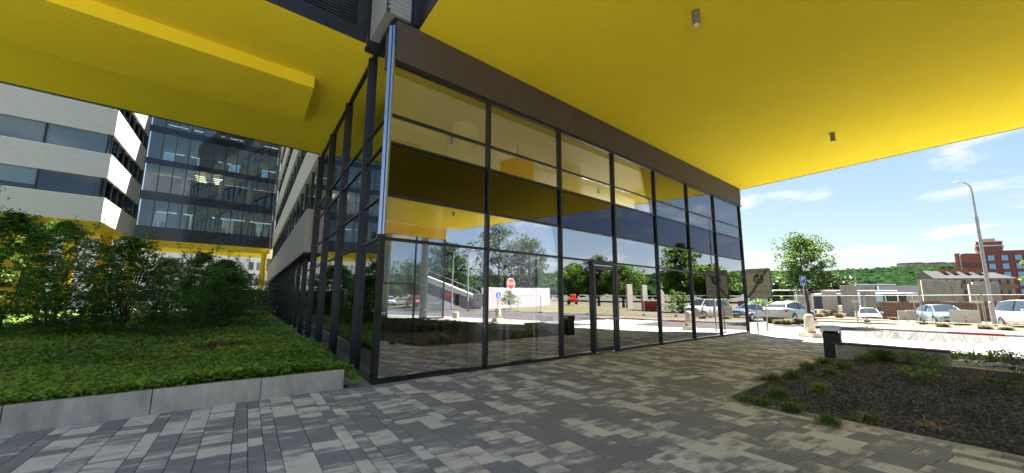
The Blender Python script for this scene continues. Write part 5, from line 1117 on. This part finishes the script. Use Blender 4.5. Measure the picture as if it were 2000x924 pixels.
mc = thing('red_machine', 'orange red site machine just visible between the zone sign poles', 'machine', (21.5, 44, 0)); MB().box(PW, 20.6, 22.8, 43, 45, .6, 1.5).build('cab_body', mat('orange_red_paint', (.55, .09, .03), .5), mc, bevel=.1); MB().box(PW, 20.9, 22.3, 43.2, 44.8, 1.5, 2.35).build('cab', MATS['orange_red_paint'], mc, bevel=.12)
for x in (20.9, 22.4): MB().tube([(x, 42.9, .4), (x, 43.3, .4)], .4, 16).build('wheel', TYRE, mc)
# hilltop row of blocks
hb = thing('hilltop_block_row', 'long low row of brownish apartment blocks on the hill crest', 'building', (900, 890, 80))
for k in range(12):
    x = 868+k*13.2; MB().box(PW, x, x+12.6, 905-k*3, 920-k*3, 74, 84.6+(k % 4)*.6).build('block', mat('grey_block', (.34, .32, .31), .8), hb)
    MB().box(PW, x, x+12.4, 904.2-k*3, 919-k*3, 84.6+(k % 4)*.6, 87.2+(k % 3)*.6).build('roof', mat('brown_roof', (.24, .14, .12), .8), hb)
# ================================================================== HILLS AND FOREST
def hill_h(azd, d):
    crest = 35.5+2.0*math.sin(azd*.09+.6)+1.2*math.sin(azd*.31)
    u = min(max((d-330)/560, 0), 1); return crest*(.12+.88*(u*u*(3-2*u))**.8)
hm = MB(); na, ndist = 90, 16
for i in range(na+1):
    a = -20+150*i/na
    for j in range(ndist+1):
        d = 330+900*j/ndist; hh = hill_h(a, d) if d < 1000 else hill_h(a, 1000)-(d-1000)*.02
        hm.v.append((d*math.sin(rad(a)), d*math.cos(rad(a)), hh*(1.28)-1.0))
hm.f = [(i*(ndist+1)+j, (i+1)*(ndist+1)+j, (i+1)*(ndist+1)+j+1, i*(ndist+1)+j+1) for i in range(na) for j in range(ndist)]
struct(hm, 'hills', groundmat('hill_grass', (.035, .06, .02), (.07, .10, .035), .05), smooth=True)
def clumpcloud(name, centers, sizes, m, seed=0, sub=1):
    """forest canopy: rough lumps, each an icosphere pushed about by noise"""
    import bmesh
    bm = bmesh.new(); bmesh.ops.create_icosphere(bm, subdivisions=2, radius=1.0); v0 = np.array([v.co for v in bm.verts]); f0 = np.array([[v.index for v in f.verts] for f in bm.faces]); bm.free()
    r = np.random.default_rng(seed); n = len(centers); m_ = len(v0)
    j = 1+r.normal(size=(n, m_, 1))*.20; V = v0[None]*j*np.array(sizes)[:, None, None]; V[:, :, 2] *= .85; V = V+np.array(centers)[:, None, :]
    F = (f0[None]+m_*np.arange(n)[:, None, None]).reshape(-1, 3); tone = np.repeat(np.clip(r.normal(.45, .25, n), 0, 1), len(f0))*.7+r.uniform(0, .3, n*len(f0))
    return npmesh(name, V.reshape(-1, 3), F, m, None, tone, kind='stuff')
FOR = leafmat('forest_canopy', (.005, .014, .008), (.020, .042, .012), .0, .9, spec=0.0)
r_ = np.random.default_rng(5); Cn = []; Sz = []
for k in range(9000):
    a = r_.uniform(22, 112) if k % 3 == 0 else r_.uniform(27, 56); d = 335+640*r_.uniform(0, 1)**.8; hh = hill_h(a, d)*1.28
    s_ = r_.uniform(3, 7)*(.6+d/1500); Cn.append([d*math.sin(rad(a)), d*math.cos(rad(a)), hh+s_*.25]); Sz.append(s_)
clumpcloud('hill_forest', Cn, Sz, FOR, 1)
# ================================================================== TREES
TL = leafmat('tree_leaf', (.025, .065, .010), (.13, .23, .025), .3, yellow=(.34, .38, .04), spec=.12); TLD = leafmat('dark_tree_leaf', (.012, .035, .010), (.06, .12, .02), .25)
def tree(x, y, H_, R, label, n=9000, leaf=.16, th=None, z=None, m=TL, seed=0, trunk=.11, group=None, rz=.62, cat='tree'):
    z = ground_z(x, y) if z is None else z; r = np.random.default_rng(seed+300); t = thing('leafy_tree', label, cat, (x, y, z), group); th = th or H_*.3
    tk = MB().tube([(0, 0, 0), (r.normal()*.04, r.normal()*.04, th*.6), (r.normal()*.08, 0, th*1.3), (r.normal()*.1, .1, H_*.72), (0, 0, H_*.95)], [trunk*1.25, trunk, trunk*.8, trunk*.4, trunk*.1], 12)
    tk.build('trunk', BARK, t, local=True)
    br = MB(); blobs = []
    nb = 26
    for k in range(nb):
        u = (k+.5)/nb; a = k*2.4+r.uniform(-.3, .3); zz = th+(H_-th)*(.02+u*.86); rr = R*(math.sin(math.pi*(u*.82+.14))**.7)*r.uniform(.55, 1.05); e = Vector((rr*math.cos(a), rr*math.sin(a), zz+rr*.22))
        br.tube([(0, 0, max(th*.8, zz-rr*.5)), tuple(e*.5+Vector((0, 0, max(th*.8, zz-rr*.4)*.5))), tuple(e)], [trunk*.35, trunk*.22, trunk*.06], 6); blobs.append((e, R*r.uniform(.20, .38)))
        e2 = e*.55; e2.z = zz; blobs.append((e2, R*r.uniform(.18, .34)))
    br.build('branches', BARK, t, local=True)
    C = []; per = n//len(blobs)
    for e, s in blobs:
        q = r.normal(size=(per, 3)); q /= np.linalg.norm(q, axis=1)[:, None]; q *= (s*r.uniform(.25, 1, per)**.5)[:, None]; q[:, 2] *= .7; C.append(np.array(e)+q)
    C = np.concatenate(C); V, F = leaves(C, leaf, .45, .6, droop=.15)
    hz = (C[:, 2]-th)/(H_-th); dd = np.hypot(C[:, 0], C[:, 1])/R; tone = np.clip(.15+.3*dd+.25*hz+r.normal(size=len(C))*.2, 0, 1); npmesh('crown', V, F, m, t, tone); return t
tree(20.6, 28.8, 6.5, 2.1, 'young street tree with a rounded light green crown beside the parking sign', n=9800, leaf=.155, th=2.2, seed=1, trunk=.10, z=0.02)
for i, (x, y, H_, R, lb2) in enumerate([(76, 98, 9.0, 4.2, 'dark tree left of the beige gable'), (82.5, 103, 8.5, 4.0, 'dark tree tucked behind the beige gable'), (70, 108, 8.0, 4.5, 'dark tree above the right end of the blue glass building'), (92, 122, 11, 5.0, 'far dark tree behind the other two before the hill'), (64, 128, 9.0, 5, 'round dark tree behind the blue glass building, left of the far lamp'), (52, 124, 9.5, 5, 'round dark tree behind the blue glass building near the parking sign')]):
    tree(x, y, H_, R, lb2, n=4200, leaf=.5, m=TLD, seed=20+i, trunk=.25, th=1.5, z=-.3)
shrub(27.5, 46, -.2, 2.0, 2.2, 4500, 'bright green bush behind the white suv', leaf=.16, seed=31, mt=leafmat('bright_bush', (.06, .15, .02), (.22, .36, .04), .3), wisps=3, cat='bush', name='green_bush'); shrub(31.5, 47, -.2, 1.9, 1.8, 3500, 'bright green bush between the piers behind the tree trunk', leaf=.16, seed=32, mt=MATS['bright_bush'], wisps=3, cat='bush', name='green_bush')
# dry shrubby growth along parking bay and site
DRYS = leafmat('dry_growth', (.12, .09, .03), (.26, .21, .09), .2)
def drytuft(x, y, R, H_, n, label, seed=0, sz=.012):
    z = ground_z(x, y)+.02; r = np.random.default_rng(seed+900); t = thing('dry_weeds', label, 'weeds', (x, y, z), 'dry weeds along the far kerb and the site')
    V, F = blades(0, 0, 0, n, H_, R, r, .3, sz); npmesh('dry_stalks', V, F, DRYS, t, r.uniform(0, 1, len(F)))
def gpz(px, py, z=0.0): return gp(px, py, z)
wl = ['before the rear of the white suv', 'before the side of the white suv', 'before the front wheel of the white suv', 'left of the bollard', 'right of the tree trunk', 'below the slim concrete piers', 'before the white hatchback', 'left of the low grey cabinet', 'below the scuffed white board', 'left of the lamp foot', 'right of the lamp foot', 'under the white van', 'between piers behind the pipe', 'at the foot of the slim pier', 'right of the slim pier', 'between the pipe and the hatchback']
for i, (a, b, R, H_) in enumerate([(1519, 633, .5, .42), (1536, 634, .6, .5), (1553, 633, .6, .55), (1566, 632, .5, .5), (1600, 622, .7, .7), (1640, 621, .7, .7), (1690, 623, .5, .4), (1745, 626, .6, .45), (1842, 639, .6, .35), (1925, 643, .6, .3), (1965, 645, .6, .3), (1990, 640, .6, .35), (1610, 617, .8, 1.0), (1650, 616, .8, .9), (1628, 615, .8, .9), (1680, 619, .7, .6)]):
    x_, y_ = gp(a, b, .05); drytuft(x_, y_, R, H_, 420, 'clump of straw coloured weeds ' + wl[i], seed=i, sz=.014)
# ================================================================== THINGS SEEN ONLY MIRRORED IN THE GLASS
mw = thing('white_concrete_wall', 'long whitish concrete retaining wall, mirrored beyond the stop sign', 'wall', (53, 6, .8))
P0, P1 = Vector((50.6, .9, 0)), Vector((55.9, 10.8, 0))
for k in range(7):
    a, b = lin(P0, P1, k/7), lin(P0, P1, (k+.985)/7); nrm = Vector((.88, -.47, 0)); MB().hexa([a, b, b+nrm*.4, a+nrm*.4, a+Vector((0, 0, 3.4)), b+Vector((0, 0, 3.45)), b+nrm*.4+Vector((0, 0, 3.45)), a+nrm*.4+Vector((0, 0, 3.4))]).build('wall_panel', mat('lilac_white_wall', (.62, .58, .60), .7, var=.12), mw)
rp = thing('grey_ramp', 'grey concrete stair ramp with a white stringer, mirrored left of the wall', 'ramp', (54, -5, 1))
MB().hexa([(50.8, -9, 0), (50.6, .6, 0), (56, .2, 0), (56, -9, 0), (52.5, -9, 5.4), (51.0, .6, 1.6), (56, .2, 1.6), (56, -9, 5.4)]).build('ramp_mass', mat('mid_grey_concrete', (.24, .24, .25), .8), rp)
MB().tube([(52.2, -9.2, 5.5), (50.8, .8, 1.7)], .16, 8).build('white_stringer', WHITEP, rp)
for k in range(9): u = k/8; MB().tube([(52.6-1.3*u, -8.8+9*u, 5.3-3.6*u), (52.6-1.3*u, -8.8+9*u, 6.4-3.6*u)], .03, 6).build('railing_post', GALV, rp)
MB().tube([(52.6, -8.8, 6.4), (51.3, .2, 2.8)], .03, 6).build('handrail', GALV, rp)
single(MB().box(PW, 43.9, 44.5, -1.6, -1.0, .75, 2.3), 'dark_switch_box', BD, 'dark switch box before the ramp, seen mirrored', 'cabinet', (44.2, -1.3, .75), bevel=.02)
gx_ = thing('grey_switch_box', 'pale grey switch box with a red triangle before the wall, seen mirrored', 'cabinet', (44.6, 1.4, .7)); MB().box(PW, 44.3, 44.9, .7, 2.1, .7, 2.4).build('box_body', GRYB, gx_, bevel=.02); MB().quad((44.29, 1.2, 1.4), (44.29, 1.6, 1.4), (44.29, 1.4, 1.8)).build('warning_triangle', RED, gx_)
single(MB().box(PW, 50.2, 50.3, -4.8, -3.6, 2.0, 2.5), 'orange_site_banner', ORANGE, 'small orange banner on the grey ramp, seen mirrored', 'banner', (50.2, -4.2, 2))
for i, (x, y, H_, R, m, lb2) in enumerate([(64, 1.5, 15.5, 5.5, TLD, 'large dark willow like tree mirrored in the second bay'), (63, 7.0, 12.5, 4.4, TLD, 'right hand part of the large mirrored tree group'), (77, -9.8, 10.5, 5, TLD, 'dark tree mirrored beyond the ramp'), (72, -17, 9, 5, TLD, 'dark tree mirrored further left'), (69.5, 15.8, 8.2, 3.6, TL, 'light green tree mirrored in the third bay'), (69, 20.0, 10.0, 3.4, TLD, 'slim tree mirrored in the door bay'), (66, 24, 8.0, 4.2, TL, 'bright round tree mirrored behind the door'), (47.2, 28.6, 9.8, 3.0, TL, 'slender tree mirrored in the fifth bay'), (45, 31.5, 6.5, 3.0, TL, 'light green tree mirrored in the sixth bay'), (61, -1.5+-6, 12, 4, TLD, 'tall dark tree mirrored above the ramp')]):
    tree(x, y, H_, R, lb2, n=6000, leaf=.38, m=m, seed=50+i, trunk=.22, th=2.0)
shrub(42.4, 27, .1, 2.6, 2.0, 4000, 'green bush mirrored in the fifth and sixth bays', leaf=.16, seed=41, mt=MATS['bright_bush'], wisps=3, cat='bush', name='green_bush'); shrub(49.5, 5.0, .8, 2.0, 1.3, 3000, 'green bush before the white concrete wall', leaf=.14, seed=42, wisps=2, cat='bush', name='green_bush')
single(MB().box(PW, 48.0, 48.5, 23.6, 25.6, .1, 1.5), 'red_site_barrier', RED, 'red site barrier mirrored in the fourth bay', 'barrier', (48.2, 24.6, .1), bevel=.05)
rm_ = thing('red_tractor', 'small red and orange site machine mirrored beside the door', 'machine', (58, 14.5, .9)); MB().box(PW, 57, 59, 14, 15.2, 1.2, 1.8).build('engine_cover', RED, rm_, bevel=.1); MB().box(PW, 58.0, 58.9, 14.1, 15.1, 1.8, 2.5).build('cab', MATS['orange_red_paint'], rm_, bevel=.1)
for x in (57.5, 59.4): MB().tube([(x, 13.8, 1.4), (x, 14.2, 1.4)], .5, 16).build('wheel', TYRE, rm_)

for o in bpy.data.objects:
    if 'wl' in o: del o['wl']
